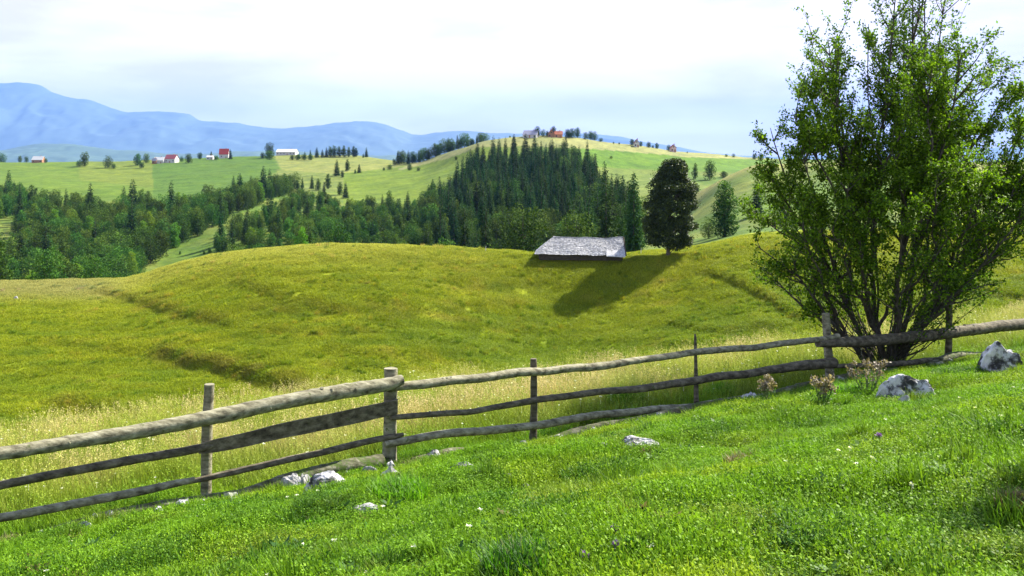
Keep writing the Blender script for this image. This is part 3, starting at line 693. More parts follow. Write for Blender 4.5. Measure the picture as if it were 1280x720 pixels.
# ------------------------------------------------------------------ forests
left_poly = [(-90,252),(0,246),(60,262),(100,266),(200,268),(250,260),(300,246),(345,238),(372,236),(352,246),(320,258),(250,293),(205,323),(172,346),(110,420),(-90,420)]
mid_poly = [(375,250),(430,266),(500,266),(535,262),(560,250),(580,230),(598,205),(640,197),(700,197),(735,209),(748,240),(775,262),(800,292),(792,318),(720,420),(280,420),(268,316),(285,296),(340,274)]
def forest():
    rg = np.random.default_rng(21)
    cand = []
    y = rg.uniform(172, 680, 60000); x = rg.uniform(-.62, .18, 60000) * y
    w = rg.uniform(0, 1, 60000) < y / 680; x, y = x[w], y[w]
    z = height(x, y); px, py = proj(x, y, z)
    L_ = in_poly(px, py, left_poly); M_ = in_poly(px, py, mid_poly)
    clear = in_poly(px, py, [(-30,272),(22,276),(24,330),(-30,330)])
    k = (L_ | M_) & ~clear; x, y, z, px, py, M_ = x[k], y[k], z[k], px[k], py[k], M_[k]
    # poisson thinning
    grid = {}; keep = []
    for i in range(len(x)):
        sp = 5.9 if y[i] < 420 else 6.7
        gx, gy = int(x[i] // 6.8), int(y[i] // 6.8); ok = True
        for a in (-1, 0, 1):
            for b in (-1, 0, 1):
                for j in grid.get((gx + a, gy + b), ()):
                    if (x[i] - x[j])**2 + (y[i] - y[j])**2 < sp * sp: ok = False; break
                if not ok: break
            if not ok: break
        if ok: grid.setdefault((gx, gy), []).append(i); keep.append(i)
    k = np.array(keep); x, y, z, px, py, M_ = x[k], y[k], z[k], px[k], py[k], M_[k]
    n = len(x); r = rg.uniform(0, 1, n)
    cl = fbm(x / 45, y / 45, 3, 501)
    darkwood = M_ & (px > 545)
    pspr = np.where(darkwood, .88, np.where(M_, .12, .04)) + cl * .4
    pspr = np.where(darkwood & (py > 296), pspr - .55, pspr)
    kind = np.where(r < pspr, 0, np.where(rg.uniform(0, 1, n) < np.where(M_ & ~darkwood, .4, .08), 1, 2))     # 0 spruce, 1 slender, 2 broad
    h = np.where(kind == 0, rg.uniform(12, 20, n), np.where(kind == 1, rg.uniform(9, 15, n), rg.uniform(9, 14, n)))
    h = np.where(M_ & (px < 530), h * .72, h); h = np.where(~M_ & (kind == 2), h * .88, h)
    h = np.where(darkwood & (kind == 0), h * 1.0, h)
    top = HY - F * (z + h) / y
    crest = pchip(PX, [HY - F * zc / dc for dc, zc in zip(*T['H'])], px)
    k = top < crest + 3
    x, y, z, px, py, M_, kind, h, top, darkwood = [a[k] for a in (x, y, z, px, py, M_, kind, h, top, darkwood)]
    print('forest', len(x), [(kind == q).sum() for q in (0, 1, 2)])
    # how much of each shows: distance to nearer trees standing in front
    vis = np.zeros(len(x))
    order = np.argsort(y); buf = np.full(2000, 1e9)   # visible skyline per pixel column, starts at crest
    cols = np.arange(2000) - 300
    buf = pchip(PX, [HY - F * zc / dc for dc, zc in zip(*T['H'])], np.clip(cols, -500, 1800)).copy()
    for i in order:
        hw = max(1, int(h[i] * .14 / y[i] * F)); c0 = int(px[i]) + 300
        a, b = max(0, c0 - hw), min(2000, c0 + hw)
        if b <= a: continue
        seg = buf[a:b]; vis[i] = np.maximum(seg - top[i] - 2, 0).sum()
        buf[a:b] = np.minimum(seg, top[i] + 4)
    lab = {(0, 0): ('spruce_tree', 'dark spruce in the mixed wood on the left slope', 'spruces of the left wood'),
           (0, 1): ('spruce_tree', 'spruce in the young wood below the hay field', 'spruces of the young wood'),
           (0, 2): ('spruce_tree', 'tall dark spruce in the dense wood on the central hill', 'spruces of the central wood'),
           (1, 0): ('slender_tree', 'narrow green tree in the mixed wood on the left slope', 'narrow trees of the left wood'),
           (1, 1): ('slender_tree', 'narrow light green tree in the young wood below the hay field', 'narrow trees of the young wood'),
           (1, 2): ('slender_tree', 'narrow green tree among the spruces of the central wood', 'narrow trees of the central wood'),
           (2, 0): ('broadleaf_tree', 'round broadleaf tree in the mixed wood on the left slope', 'round trees of the left wood'),
           (2, 1): ('broadleaf_tree', 'round broadleaf tree in the young wood below the hay field', 'round trees of the young wood'),
           (2, 2): ('broadleaf_tree', 'round broadleaf tree among the spruces of the central wood', 'round trees of the central wood')}
    h0 = {0: 18, 1: 15, 2: 14}
    for kd in (0, 1, 2):
        idx = np.nonzero(kind == kd)[0]; idx = idx[np.argsort(-vis[idx])]
        ind, rest = idx[:270], idx[270:]; rest = rest[vis[rest] > 0] if len(rest) > 900 else rest
        for i in ind:
            where = 2 if darkwood[i] else (1 if M_[i] else 0)
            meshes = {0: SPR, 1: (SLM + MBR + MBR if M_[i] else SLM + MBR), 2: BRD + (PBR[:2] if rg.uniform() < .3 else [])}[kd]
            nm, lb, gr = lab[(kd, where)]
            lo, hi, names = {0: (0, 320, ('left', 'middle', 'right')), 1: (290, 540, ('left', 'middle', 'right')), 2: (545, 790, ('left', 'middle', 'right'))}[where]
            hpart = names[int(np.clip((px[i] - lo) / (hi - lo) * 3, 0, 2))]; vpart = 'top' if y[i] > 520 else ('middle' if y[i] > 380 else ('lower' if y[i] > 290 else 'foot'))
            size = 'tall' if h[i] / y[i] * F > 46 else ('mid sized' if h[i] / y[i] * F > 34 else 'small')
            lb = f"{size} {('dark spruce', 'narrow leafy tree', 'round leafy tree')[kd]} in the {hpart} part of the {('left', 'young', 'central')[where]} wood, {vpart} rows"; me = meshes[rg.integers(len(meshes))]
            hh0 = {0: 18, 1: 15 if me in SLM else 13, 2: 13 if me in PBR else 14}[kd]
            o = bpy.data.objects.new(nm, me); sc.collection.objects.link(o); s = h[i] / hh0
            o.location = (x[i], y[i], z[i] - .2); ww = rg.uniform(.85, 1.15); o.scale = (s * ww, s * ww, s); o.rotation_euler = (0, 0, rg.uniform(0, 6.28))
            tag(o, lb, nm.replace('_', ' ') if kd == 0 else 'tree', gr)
        if len(rest):
            meshes = {0: SPR, 1: SLM, 2: BRD}[kd]; s = h[rest] / h0[kd]
            scatter('forest', np.stack([x[rest], y[rest], z[rest] - .2], -1), np.stack([s * 0, s * 0, rg.uniform(0, 6.28, len(rest))], -1), np.stack([s, s, s], -1), None, meshes,
                    label=['rest of the spruces deep in the woods', 'rest of the narrow trees deep in the woods', 'rest of the round trees deep in the woods'][kd])
forest()

# ------------------------------------------------------------------ single trees, hedgerows and bushes on the far hills
def far_tree(px, py, hp, meshes, h0, name, label, cat, group=None, wide=1.0, D0=170, D1=1050, rg=np.random.default_rng(5)):
    """base seen at (px, py) on the far ground; hp rows tall"""
    p = at(px, py, D0, D1); h = hp * p[1] / F
    me = meshes[rg.integers(len(meshes))]
    return put(me, name, p[0], p[1], h0, h, label, cat, group, wide)
B = ('broadleaf_tree', 'tree')
def bt(px, py, hp, label, group=None, wide=1., D0=170, D1=1050, m=None, h0=14): far_tree(px, py, hp, m or BRD, h0, 'broadleaf_tree', label, 'tree', group, wide, D0, D1)
def sp(px, py, hp, label, group=None, wide=1., D0=170, D1=1050): far_tree(px, py, hp, SPR, 18, 'spruce_tree', label, 'spruce tree', group, wide, D0, D1)
bt(2, 202.5, 15, 'dark round tree at the left end of the plateau', D0=500)
bt(25, 203, 9, 'small round tree left of the pale roofed cottage', D0=500)
bt(33, 203, 8, 'small tree touching the pale roofed cottage', D0=500)
bt(57, 203.5, 6, 'low bushy tree right of the pale roofed cottage', D0=500, wide=1.3)
bt(106, 208, 19, 'tall dark tree standing alone before the plateau edge', D0=500)
bt(99, 208, 8, 'low bush at the foot of the tall plateau tree', D0=500, wide=1.4)
bt(135, 210, 16, 'bushy tree between the tall lone tree and the white farm', D0=500)
bt(142, 211, 7, 'low round bush beside the bushy plateau tree', D0=500, wide=1.3)
bt(172, 207, 16, 'wide dark tree left of the white farm', D0=500, wide=1.1)
bt(183, 204, 13, 'dark tree nearest the white farm on its left', D0=500)
bt(177, 210, 8, 'low bush in front of the trees by the white farm', D0=500, wide=1.5)
bt(236, 204, 13, 'round tree right of the maroon roofed farm', D0=500, wide=1.2)
bt(227, 202, 7, 'small tree touching the maroon roofed farm', D0=500)
bt(250, 199, 9, 'small tree midway between the farm and the red roofed house', D0=500, wide=1.3)
sp(264, 199, 11, 'narrow tree left of the red roofed house', D0=500, wide=1.3)
sp(288, 199, 13, 'narrow dark tree right of the red roofed house', D0=500, wide=1.5)
bt(270, 200, 6, 'low bush before the red roofed house', D0=500, wide=1.5)
bt(337, 197, 20, 'tall spreading tree left of the long white barn', D0=500, wide=.9)
bt(337, 199.5, 12, 'rounded bush below the tall tree by the white barn', D0=500, wide=1.6)
bt(328, 198, 8, 'low bush on the far left of the tree by the barn', D0=500, wide=1.3)
for i, (px, hp) in enumerate([(374,7),(381,9),(388,11),(396,14),(403,11),(408,13)]):
    sp(px, 198 - i * .3, hp, 'small dark conifer in the row right of the white barn', 'conifer row by the white barn', D0=500, wide=1.5)
for i, (px, hp) in enumerate([(365,7),(372,8),(380,8),(388,8)]):
    bt(px, 200, hp, 'low bush in the hedge before the small conifers', 'hedge below the small conifers', D0=500, wide=1.6)
for i, (px, hp) in enumerate([(413,14),(418,15),(424,14),(430,15),(436,13),(442,14),(445,12)]):
    bt(px, 196, hp, 'tree in the dense dark copse right of the conifer row', 'dense copse on the hay field', D0=500, m=SLM, h0=15, wide=1.5)
sp(458, 196.5, 13, 'pointed dark tree alone on the hay field edge', D0=500, wide=1.6)
sp(454, 197, 6, 'short conifer beside the pointed lone tree', D0=500, wide=1.6)
# hedge row running up the left flank of the round hill (stands just beyond its brow)
rg = np.random.default_rng(91)
rowx = np.linspace(498, 604, 27)
for i, px in enumerate(rowx):
    px = px + rg.uniform(-1.5, 1.5); brow = np.interp(px, [498, 520, 560, 605], [209, 203.5, 191, 177])
    D = np.interp(px, [498, 605], [790, 742]) + rg.uniform(-6, 10); x = D * (px - 640) / F; h = rg.uniform(8, 13) * (.75 if px > 585 else 1)
    z = -D * (brow - HY) / F - 3.0
    me = (SPR if i % 3 == 0 else BRD)[i % 4]; h0 = 18 if i % 3 == 0 else 14
    o = put(me, 'spruce_tree' if i % 3 == 0 else 'broadleaf_tree', x, D, h0, h, 'tree in the row climbing the left flank of the round hill', 'tree', 'tree row along the brow of the round hill', 1.2)
for px, py, hp, w in [(487,212,7,1.5),(512,213,9,1.3),(523,213.5,5,1.5),(480,213,4,1.5),(570,200,5,1.4),(493,206,8,1.2)]:
    bt(px, py, hp, f'small bush on the open flank of the round hill', 'small bushes on the round hill flank', w, D0=450)
for px, py, hp, k in [(355,243,28,0),(347,238,22,1),(363,240,18,0),(372,238,14,0),(378,235,14,1),(390,236,18,1),(398,238,16,0),(410,236,20,0),(421,220,22,1),(434,214,16,0),(449,216,12,1),(428,222,10,0),(444,217,6,0),(432,248,22,1),(425,244,18,0),(405,246,20,1)]:
    if k: sp(px, py, hp, 'scattered conifer on the slope below the hay field', 'scattered conifers below the hay field', D0=400, wide=1.3)
    else: bt(px, py, hp, 'scattered leafy tree on the slope below the hay field', 'scattered leafy trees below the hay field', D0=400, m=SLM, h0=15, wide=1.3)
for px, py, hp, k in [(459,262,20,0),(478,264,22,1),(487,266,30,0),(541,250,28,1),(536,254,20,1),(551,248,14,0),(574,236,14,0)]:
    if k: sp(px, py, hp, 'dark conifer topping the upper edge of the young wood', 'trees along the upper edge of the young wood', D0=400, wide=1.2)
    else: bt(px, py, hp, 'leafy tree topping the upper edge of the young wood', 'trees along the upper edge of the young wood', D0=400, m=SLM, h0=15, wide=1.1)
# hilltop hamlet trees
bt(637.5, 171.5, 6, 'small tree left of the grey roofed hilltop house', D0=500, D1=740)
for px, hp in [(672,14),(679,10),(684,8)]: bt(px, 171, hp, 'tree between the two hilltop houses', 'trees between the hilltop houses', D0=500, D1=740)
bt(692, 171, 14, 'tree rising behind the brown roofed hilltop house', D0=500, D1=740)
for px, hp in [(709,12),(715,13),(722,14),(712,9)]: bt(px, 172.5, hp, 'tree in the clump right of the hilltop hamlet', 'clump right of the hilltop hamlet', D0=500, D1=740, wide=1.1)
for px, hp in [(732,10),(738,12),(743,12)]: bt(px, 174.5, hp, 'tree in the small dense clump farther right on the hilltop', 'second hilltop clump', D0=500, D1=740, wide=1.1)
bt(751, 177, 5, 'low bush at the right end of the hilltop clumps', D0=500, D1=740, wide=1.7)
for px, py, hp, lb in [(767,180,3,'tiny bush on the bare brow'),(774,180.5,3,'second tiny bush on the bare brow'),(790,182,9,'narrow tree left of the cottage on the falling ridge'),(801,183,7,'tree right of the cottage on the falling ridge'),(811,184.5,8,'pointed tree right of the ridge cottage'),(816,185,4,'small bush on the ridge beside the pointed tree'),(821,186,8,'round dark tree on the falling ridge'),(836,188.5,8,'tree left of the last ridge house'),(859,191.5,2.5,'low bush right of the last ridge house'),(908,196,4,'tiny tree on the ridge far right'),(917,196.5,5,'small round tree on the ridge far right')]:
    bt(px, py, hp, lb, D0=500, D1=790, wide=1.2)
for px, py in [(719,197),(764,198)]: bt(px, py, 3.5, 'tiny dark bush alone in the bright green hilltop field', 'two tiny bushes in the hilltop field', D0=450, wide=1.4)
bt(943, 199, 8, 'wide flat tree on the ridge left of the big leafy tree', D0=450, D1=790, wide=1.4)
bt(951, 200, 9, 'dark tree on the ridge touching the big leafy tree', D0=450, D1=790, wide=1.3)
# right edge of the central wood and the small hill on the right
for px, py, hp, k in [(757,282,46,0),(770,288,38,0),(764,300,50,0),(787,302,36,0),(745,306,40,0),(748,270,44,0),(735,290,46,0),(793,306,16,0),(725,314,30,1),(712,316,24,1)]:
    bt(px, py, hp, 'leafy tree at the right edge of the central wood', 'leafy trees at the right edge of the central wood', D0=180, m=(MBR if k else BRD), h0=14, wide=1.25)
for px, py, hp in [(705,262,30),(690,272,34),(736,232,30)]:
    sp(px, py, hp, 'dark spruce at the upper right edge of the central wood', 'spruces at the upper right edge of the central wood', D0=200)
bt(887, 225, 26, 'dark round tree behind the brow of the right hill', D0=330, wide=1.0, D1=600)
bt(869, 224, 22, 'slender pale tree behind the brow of the right hill', D0=330, m=SLM, h0=15, D1=600)
bt(905, 222, 9, 'low bush along the brow of the right hill', D0=330, wide=2, D1=600)
far_tree(906, 296, 74, COL, 15, 'slender_tree', 'tall pale green columnar tree right of the solitary dark tree', 'tree', None, 1.35, 180, 400)
sp(946, 270, 55, 'dark pointed conifer left of the big leafy tree', D0=180, D1=400, wide=1.0)
bt(886, 298, 28, 'dark bush at the foot of the columnar tree', D0=170, D1=300, wide=1.0)
bt(980, 300, 60, 'dark conifer partly hidden behind the big leafy tree', D0=180, D1=400, m=SLM, h0=15)
for px, py, hp in [(1030,292,36),(1060,290,44),(1100,288,40)]:
    bt(px, py, hp, 'tree on the right hill seen through the big leafy tree', 'trees seen through the big leafy tree', D0=180, D1=400)
# pale bushes under the woods
for px, py, hp, lb in [(136,352,15,'bright green bush at the foot of the left wood'),(152,348,13,'bright green bush beside the wedge of grass'),(165,340,9,'small bush at the tip of the wedge of grass'),(120,354,9,'low bright bush left of the bush clump')]:
    far_tree(px, py, hp, PAL, 6, 'bush', lb, 'bush', None, 1.2, 168, 400)
for px, py, hp in [(612,316,18),(628,318,15),(688,318,24),(607,320,10)]:
    far_tree(px, py, hp + 6, MBR, 13, 'slender_tree', 'pale young tree at the foot of the central wood', 'tree', 'pale young trees at the foot of the central wood', 1.2, 165, 330)
for px, py, hp in [(8,345,34),(22,340,38),(40,346,28),(3,350,24),(90,352,22),(62,350,30)]:
    far_tree(px, py, hp, MBR + PBR, 13, 'broadleaf_tree', 'light green tree at the bottom edge of the left wood', 'tree', 'light trees at the bottom of the left wood', 1.2, 170, 330)
for px, py, hp in [(262,316,8),(255,318,6),(275,314,10),(318,252,6),(345,256,5),(310,262,5),(365,262,6),(352,267,5),(225,318,5)]:
    far_tree(px, py, hp, MBR, 13, 'bush', 'small scrub bush on the wedge of open grass', 'bush', 'scrub on the wedge of open grass', 1.4, 170, 600)

# ------------------------------------------------------------------ houses
def plain(name, col, rough=.8, var=.12, scale=3):
    return noisy_mat(name, [(.3, tuple(v * (1 - var) for v in col)), (.7, tuple(min(1, v * (1 + var)) for v in col))], scale=scale, rough=rough, bump=.1)
m_white = plain('white_render', (.52, .50, .47)); m_brown = plain('brown_timber', (.30, .16, .09)); m_orange = plain('orange_brick', (.45, .22, .12))
m_red = plain('red_tiles', (.30, .045, .035)); m_maroon = plain('maroon_tiles', (.25, .07, .08)); m_grey = plain('grey_sheet', (.26, .26, .32)); m_pale = plain('pale_sheet', (.42, .42, .42)); m_rust = plain('rusty_tiles', (.38, .14, .08))
m_glass = noisy_mat('window_glass', [(.3, (.02, .025, .03)), (.7, (.04, .05, .06))], rough=.15, bump=0, spec=.5)
m_pink = plain('pink_render', (.60, .42, .38))
def house(px, py, wp, hp, rf, wall, roof, label, cat='house', rz=0, gable='side', D0=500, D1=1050, wings=()):
    """wp columns wide, walls hp rows high, roof rf rows high"""
    p = at(px, py, D0, D1); s = p[1] / F; w = wp * s; h = hp * s; r = rf * s; dep = w * .72 if gable == 'side' else w * 1.2
    t = thing('house' if cat == 'house' else cat, label, cat, (p[0], p[1] + dep / 2, p[2] - .3), rz)
    b = MB(); b.box((0, 0, h / 2), (w, dep, h + .6))
    def gb(x0, x1, y0, y1, z0, z1, ax):
        b2 = MB()
        if ax == 'side':
            ym = (y0 + y1) / 2; V = [(x0, y0, z0), (x1, y0, z0), (x1, y1, z0), (x0, y1, z0), (x0, ym, z1), (x1, ym, z1)]
            b2.add(V, [[0, 1, 5, 4], [2, 3, 4, 5]]); b2.add(V, [[0, 4, 3], [1, 2, 5]])
        else:
            xm = (x0 + x1) / 2; V = [(x0, y0, z0), (x1, y0, z0), (x1, y1, z0), (x0, y1, z0), (xm, y0, z1), (xm, y1, z1)]
            b2.add(V, [[0, 4, 5, 3], [1, 2, 5, 4]]); b2.add(V, [[0, 1, 4], [3, 5, 2]])
        b2.add(V[:4], [[0, 3, 2, 1]]); return b2
    o = .35
    g = gb(-w/2, w/2, -dep/2, dep/2, h + .3, h + .3 + r * .92, gable); g.build('gable_wall', wall, t)
    b.build('wall', wall, t)
    rb = MB()      # two thick roof planes with eaves
    z0, z1 = h + .3, h + .3 + r
    if gable == 'side':
        for sgn in (-1, 1):
            V = [(-w/2-o, sgn*(dep/2+o), z0-.15), (w/2+o, sgn*(dep/2+o), z0-.15), (w/2+o, 0, z1), (-w/2-o, 0, z1)]; V += [(a, c_, z + .22) for a, c_, z in V]
            rb.add(V, [[0,1,2,3],[4,7,6,5],[0,4,5,1],[1,5,6,2],[2,6,7,3],[3,7,4,0]])
    else:
        for sgn in (-1, 1):
            V = [(sgn*(w/2+o), -dep/2-o, z0-.15), (sgn*(w/2+o), dep/2+o, z0-.15), (0, dep/2+o, z1), (0, -dep/2-o, z1)]; V += [(a, c_, z + .22) for a, c_, z in V]
            rb.add(V, [[0,1,2,3],[4,7,6,5],[0,4,5,1],[1,5,6,2],[2,6,7,3],[3,7,4,0]])
    ro = rb.build('roof', roof, t)
    c = MB(); c.box((w * .2, dep * .05, z1 + .2), (.6, .6, 1.6)); c.build('chimney', m_brown, ro)
    nw = max(2, int(w / 3.2))
    for i in range(nw):
        wx = -w/2 + w * (i + .5) / nw
        if i == nw // 2:
            dd = MB(); dd.box((wx, -dep/2 - .03, min(1.05, h*.5) + .15), (1.0, .1, min(2.1, h * .9))); dd.build('door', m_brown, t)
        else:
            dd = MB(); dd.box((wx, -dep/2 - .03, h * .55 + .2), (1.1, .08, min(1.2, h * .5))); dd.build('window', m_glass, t)
    if gable != 'side':
        dd = MB(); dd.box((0, -dep/2 - .03, h + r * .35 + .3), (.9, .08, .9)); dd.build('window', m_glass, t)
    return t
house(46, 203.5, 13, 3.5, 4.5, m_brown, m_pale, 'small brown cottage with pale roof on the left plateau')
house(198, 204.5, 12, 4, 4, m_white, m_pale, 'white farmhouse with pale roof, left of the maroon roofed one')
house(213, 203.5, 14, 5, 5, m_white, m_maroon, 'white farmhouse with maroon roof right beside the pale roofed one', rz=R(-12))
house(192.5, 205, 5, 4, 3, m_brown, m_grey, 'small dark shed at the left end of the farm', cat='shed')
house(279, 198, 11, 5, 7, m_white, m_red, 'tall house with bright red roof on the left plateau', rz=R(8))
house(262, 199.5, 8, 3, 2, m_white, m_pale, 'low white outbuilding left of the red roofed house', cat='shed')
house(357, 194, 24, 4, 3.5, m_white, m_pale, 'long low white barn between trees on the plateau', cat='barn')
house(664, 172, 18, 3.5, 5.5, m_white, m_grey, 'wide hilltop house with grey roof', rz=R(-18), D1=740)
house(689, 171.5, 8, 4, 6, m_brown, m_rust, 'brown gabled hilltop house with rusty roof', gable='front', D1=740)
house(698, 172, 10, 4, 4, m_orange, m_rust, 'orange walled hilltop house right of the gabled one', D1=740)
house(796, 184, 6, 5, 4.5, m_white, m_maroon, 'small white gabled cottage on the falling ridge', gable='front', D1=790)
house(842, 190, 7, 5, 4, m_pink, m_maroon, 'last house on the ridge, pink walls and maroon roof', gable='front', D1=790)

# ------------------------------------------------------------------ sheepfold with shingle roof
shingle = noisy_mat('grey_shingles', [(.30, (.15, .15, .15)), (.46, (.30, .30, .31)), (.64, (.50, .49, .51))], scale=3.2, detail=10, bump=.8, dist=.08, stretch=(1, 1, 1.6))
logm = noisy_mat('dark_logs', [(.35, (.03, .025, .02)), (.7, (.10, .08, .06))], scale=2, bump=.5, stretch=(1, 1, 6))
def sheepfold():
    a = at(671, 322.5, 120, 160); b_ = at(781, 327.5, 120, 160)
    c = (a + b_) / 2; c[1] = 139.5; Lx = 13.4
    t = thing('sheep_shed', 'long low shed with weathered grey shingle roof on the meadow brow', 'shed', (c[0], c[1] + 2.2, min(a[2], b_[2]) + .2), R(-4))
    rg = np.random.default_rng(8)
    w = MB()
    for y0 in (-2.3, 2.3):
        for k in range(5): w.tube([(-Lx/2 + .6, y0, .12 + k * .22), (0, y0 + .02, .10 + k * .22), (Lx/2 - .3, y0, .10 + k * .22)], .125, 7)
    for x0 in (-Lx/2 + .6, Lx/2 - .3):
        for k in range(4): w.tube([(x0, -2.4, .2 + k * .22), (x0, 2.4, .2 + k * .22)], .12, 7)
    w.build('wall', logm, t)
    g = MB(); g.add([(Lx/2 - .35, -2.3, .95), (Lx/2 - .35, 2.3, .95), (Lx/2 - .35, 0, 3.0), (Lx/2 - .6, -2.3, .95), (Lx/2 - .6, 2.3, .95), (Lx/2 - .6, 0, 3.0)], [[0, 1, 2], [3, 5, 4]]); g.build('gable_wall', logm, t)
    # roof: rows of shingles, hip on the left, gable right, sagging ridge
    def pt(s, v, side):       # s along 0..1, v 0 eave .. 1 ridge
        x0, x1 = -Lx/2 - .1, Lx/2 + .15; r0 = -Lx/2 + 2.6; r1 = Lx/2 - .1
        xa = x0 + (x1 - x0) * s; xb = r0 + (r1 - r0) * s
        x = xa + (xb - xa) * v
        sag = .16 * math.sin(s * 3.14) + .07 * math.sin(s * 11) * v
        z = .95 + (3.35 - .95) * v - sag * v - (.12 * s) ; y = -(2.95) * (1 - v) * side
        return np.array([x, y, z + .04 * math.sin(s * 17 + v * 5)])
    rb = MB(); rows = 15; colsn = 64
    for side in (1, -1):
        for r in range(rows):
            v0, v1 = r / rows, min(1, (r + 1.25) / rows)
            for k in range(colsn):
                s0 = (k + rg.uniform(-.12, .12) + (r % 2) * .5) / colsn; s1 = s0 + 1.0 / colsn * rg.uniform(.9, 1.0)
                s0, s1 = max(0, s0), min(1, s1)
                if s1 - s0 < .003: continue
                A, B_, C_, D_ = pt(s0, v0 - rg.uniform(0, .035), side), pt(s1, v0 - rg.uniform(0, .035), side), pt(s1, v1, side), pt(s0, v1, side)
                up = np.array([0, -.4 * side, .9]); A = A + up * rg.uniform(.03, .12); B_ = B_ + up * rg.uniform(.03, .12)
                th = up * .03; V = [A, B_, C_, D_, A - th, B_ - th, C_ - th, D_ - th]
                rb.add(V, [[0,1,2,3],[4,7,6,5],[0,4,5,1],[1,5,6,2],[3,7,4,0]])
    for r in range(rows):     # left hip
        v0, v1 = r / rows, min(1, (r + 1.25) / rows); n = max(2, int(26 * (1 - v0)))
        for k in range(n):
            def hp(q, v): 
                A, B_ = pt(0, v, 1), pt(0, v, -1); return A * (1 - q) + B_ * q
            A, B_, C_, D_ = hp((k + 1) / n, v0), hp(k / n, v0), hp(k / n, v1), hp((k + 1) / n, v1)
            up = np.array([-.6, 0, .8]); A = A + up * rg.uniform(.05, .1); B_ = B_ + up * rg.uniform(.05, .1); th = up * .03
            rb.add([A, B_, C_, D_, A - th, B_ - th, C_ - th, D_ - th], [[0,1,2,3],[4,7,6,5],[0,4,5,1],[1,5,6,2],[3,7,4,0]])
    rf = rb.build('roof', shingle, t)
    rc = MB(); P = [pt(s, 1, 1) + np.array([0, 0, .06]) for s in np.linspace(0, 1, 14)]; rc.tube(P, .09, 6, jit=.2, rg=rg); rc.build('ridge_cap', shingle, rf)
    bb = MB()
    for sd in (1, -1): bb.tube([pt(1, 0, sd) + (.1, 0, .02), pt(1, 1, sd) + (.1, 0, .05)], .1, 5)
    bb.build('barge_board', logm, t)
    # low lean-to in front of the right end
    lt = MB(); x0, x1 = Lx/2 - 2.7, Lx/2 + .1
    V = [(x0, -3.5, .80), (x1, -3.6, .7), (x1, -2.2, 1.5), (x0, -2.1, 1.6)]; V += [(a, c2, z - .08) for a, c2, z in V]
    lt.add(V, [[0,1,2,3],[4,7,6,5],[0,4,5,1],[1,5,6,2],[2,6,7,3],[3,7,4,0]]); lt.build('porch_roof', shingle, t)
    dr = MB(); dr.box((x0 - .3, -2.45, .5), (.7, .1, 1.0)); dr.build('door', logm, t)
sheepfold()

# ------------------------------------------------------------------ the solitary dark tree on the brow
solo_l = leaf_mat('solitary_leaves', (.010, .022, .004), (.026, .044, .006), (.085, .115, .018), trans=.15, objvar=0)
bark = noisy_mat('bark', [(.3, (.05, .042, .035)), (.55, (.11, .095, .08)), (.75, (.19, .17, .15))], scale=9, bump=.7, dist=.01, stretch=(1, 1, .35))
def solitary():
    p = at(835, 321, 120, 160); p[1] = 141.0; p[0] = p[1] * (835 - 640) / F; p[2] = hgt(p[0], p[1]); H = 14.9
    t = thing('solitary_tree', 'dense dark oval tree standing alone on the meadow brow', 'tree', tuple(p))
    rg = np.random.default_rng(31); tr = MB(); tr.tube([(0, 0, -.4), (.05, 0, 1.5), (.25, 0, 5), (.5, .1, 9), (.7, 0, 13)], [.34, .26, .22, .14, .04], 8)
    cr = MB(); C = []
    for i in range(240):
        tt = rg.uniform(0, 1); z = H * (.10 + .86 * tt)
        prof = np.interp(tt, [0, .08, .25, .45, .65, .82, .93, 1], [2.9, 4.2, 4.7, 4.5, 3.8, 3.0, 2.1, 1.0])
        a = rg.uniform(0, 6.28); r = prof * rg.uniform(.3, .92)**.6 * .86
        cx = .15 + .75 * tt; C.append((cx + r * math.cos(a), .72 * r * math.sin(a), z, rg.uniform(.55, 1.05)))
        if i % 4 == 0: tr.tube([(.2 + .4 * tt, 0, z - 1.6), (cx + .5 * r * math.cos(a), .5 * r * math.sin(a), z - .7), (cx + r * math.cos(a), r * math.sin(a), z)], [.09, .05, .015], 5, cap=False)
    for c in C:
        n = int(330 * c[3]**2) + 60; v = rg.normal(size=(n, 3)); v /= np.linalg.norm(v, axis=1)[:, None]
        P = np.array(c[:3]) + v * (c[3] * rg.uniform(.2, 1.15, n)**.55)[:, None] * np.array([1.1, 1.1, .75]); cr.leaves(P, .25, rg, up=.6, aspect=.85)
    for i in range(26):     # loose sprays out of the outline
        tt = rg.uniform(.05, .95); a = rg.uniform(0, 6.28); prof = np.interp(tt, [0, .25, .45, .65, .85, 1], [2.6, 4.1, 4.3, 3.8, 3.0, 1.2]); c = np.array([.15 + .75*tt + prof * math.cos(a), prof * math.sin(a), H * (.1 + .88 * tt)])
        cr.leaves(c + rg.normal(0, .28, (50, 3)), .2, rg)
    tr.build('trunk', bark, t, True); cr.build('crown', solo_l, t)
solitary()
def stake(px, py, hp, label, D0=110, D1=160):
    p = at(px, py, D0, D1); h = hp * p[1] / F; b = MB(); b.tube([(0, 0, -.3), (.02, 0, h * .5), (.05, 0, h)], [.06, .055, .045], 7); o = b.build('wooden_stake', m_pale); o.location = p; tag(o, label, 'stake')
stake(801, 318, 8, 'pale thin stake between the shed and the solitary tree'); stake(607, 314, 6, 'thin stake on the meadow brow left of the shed')

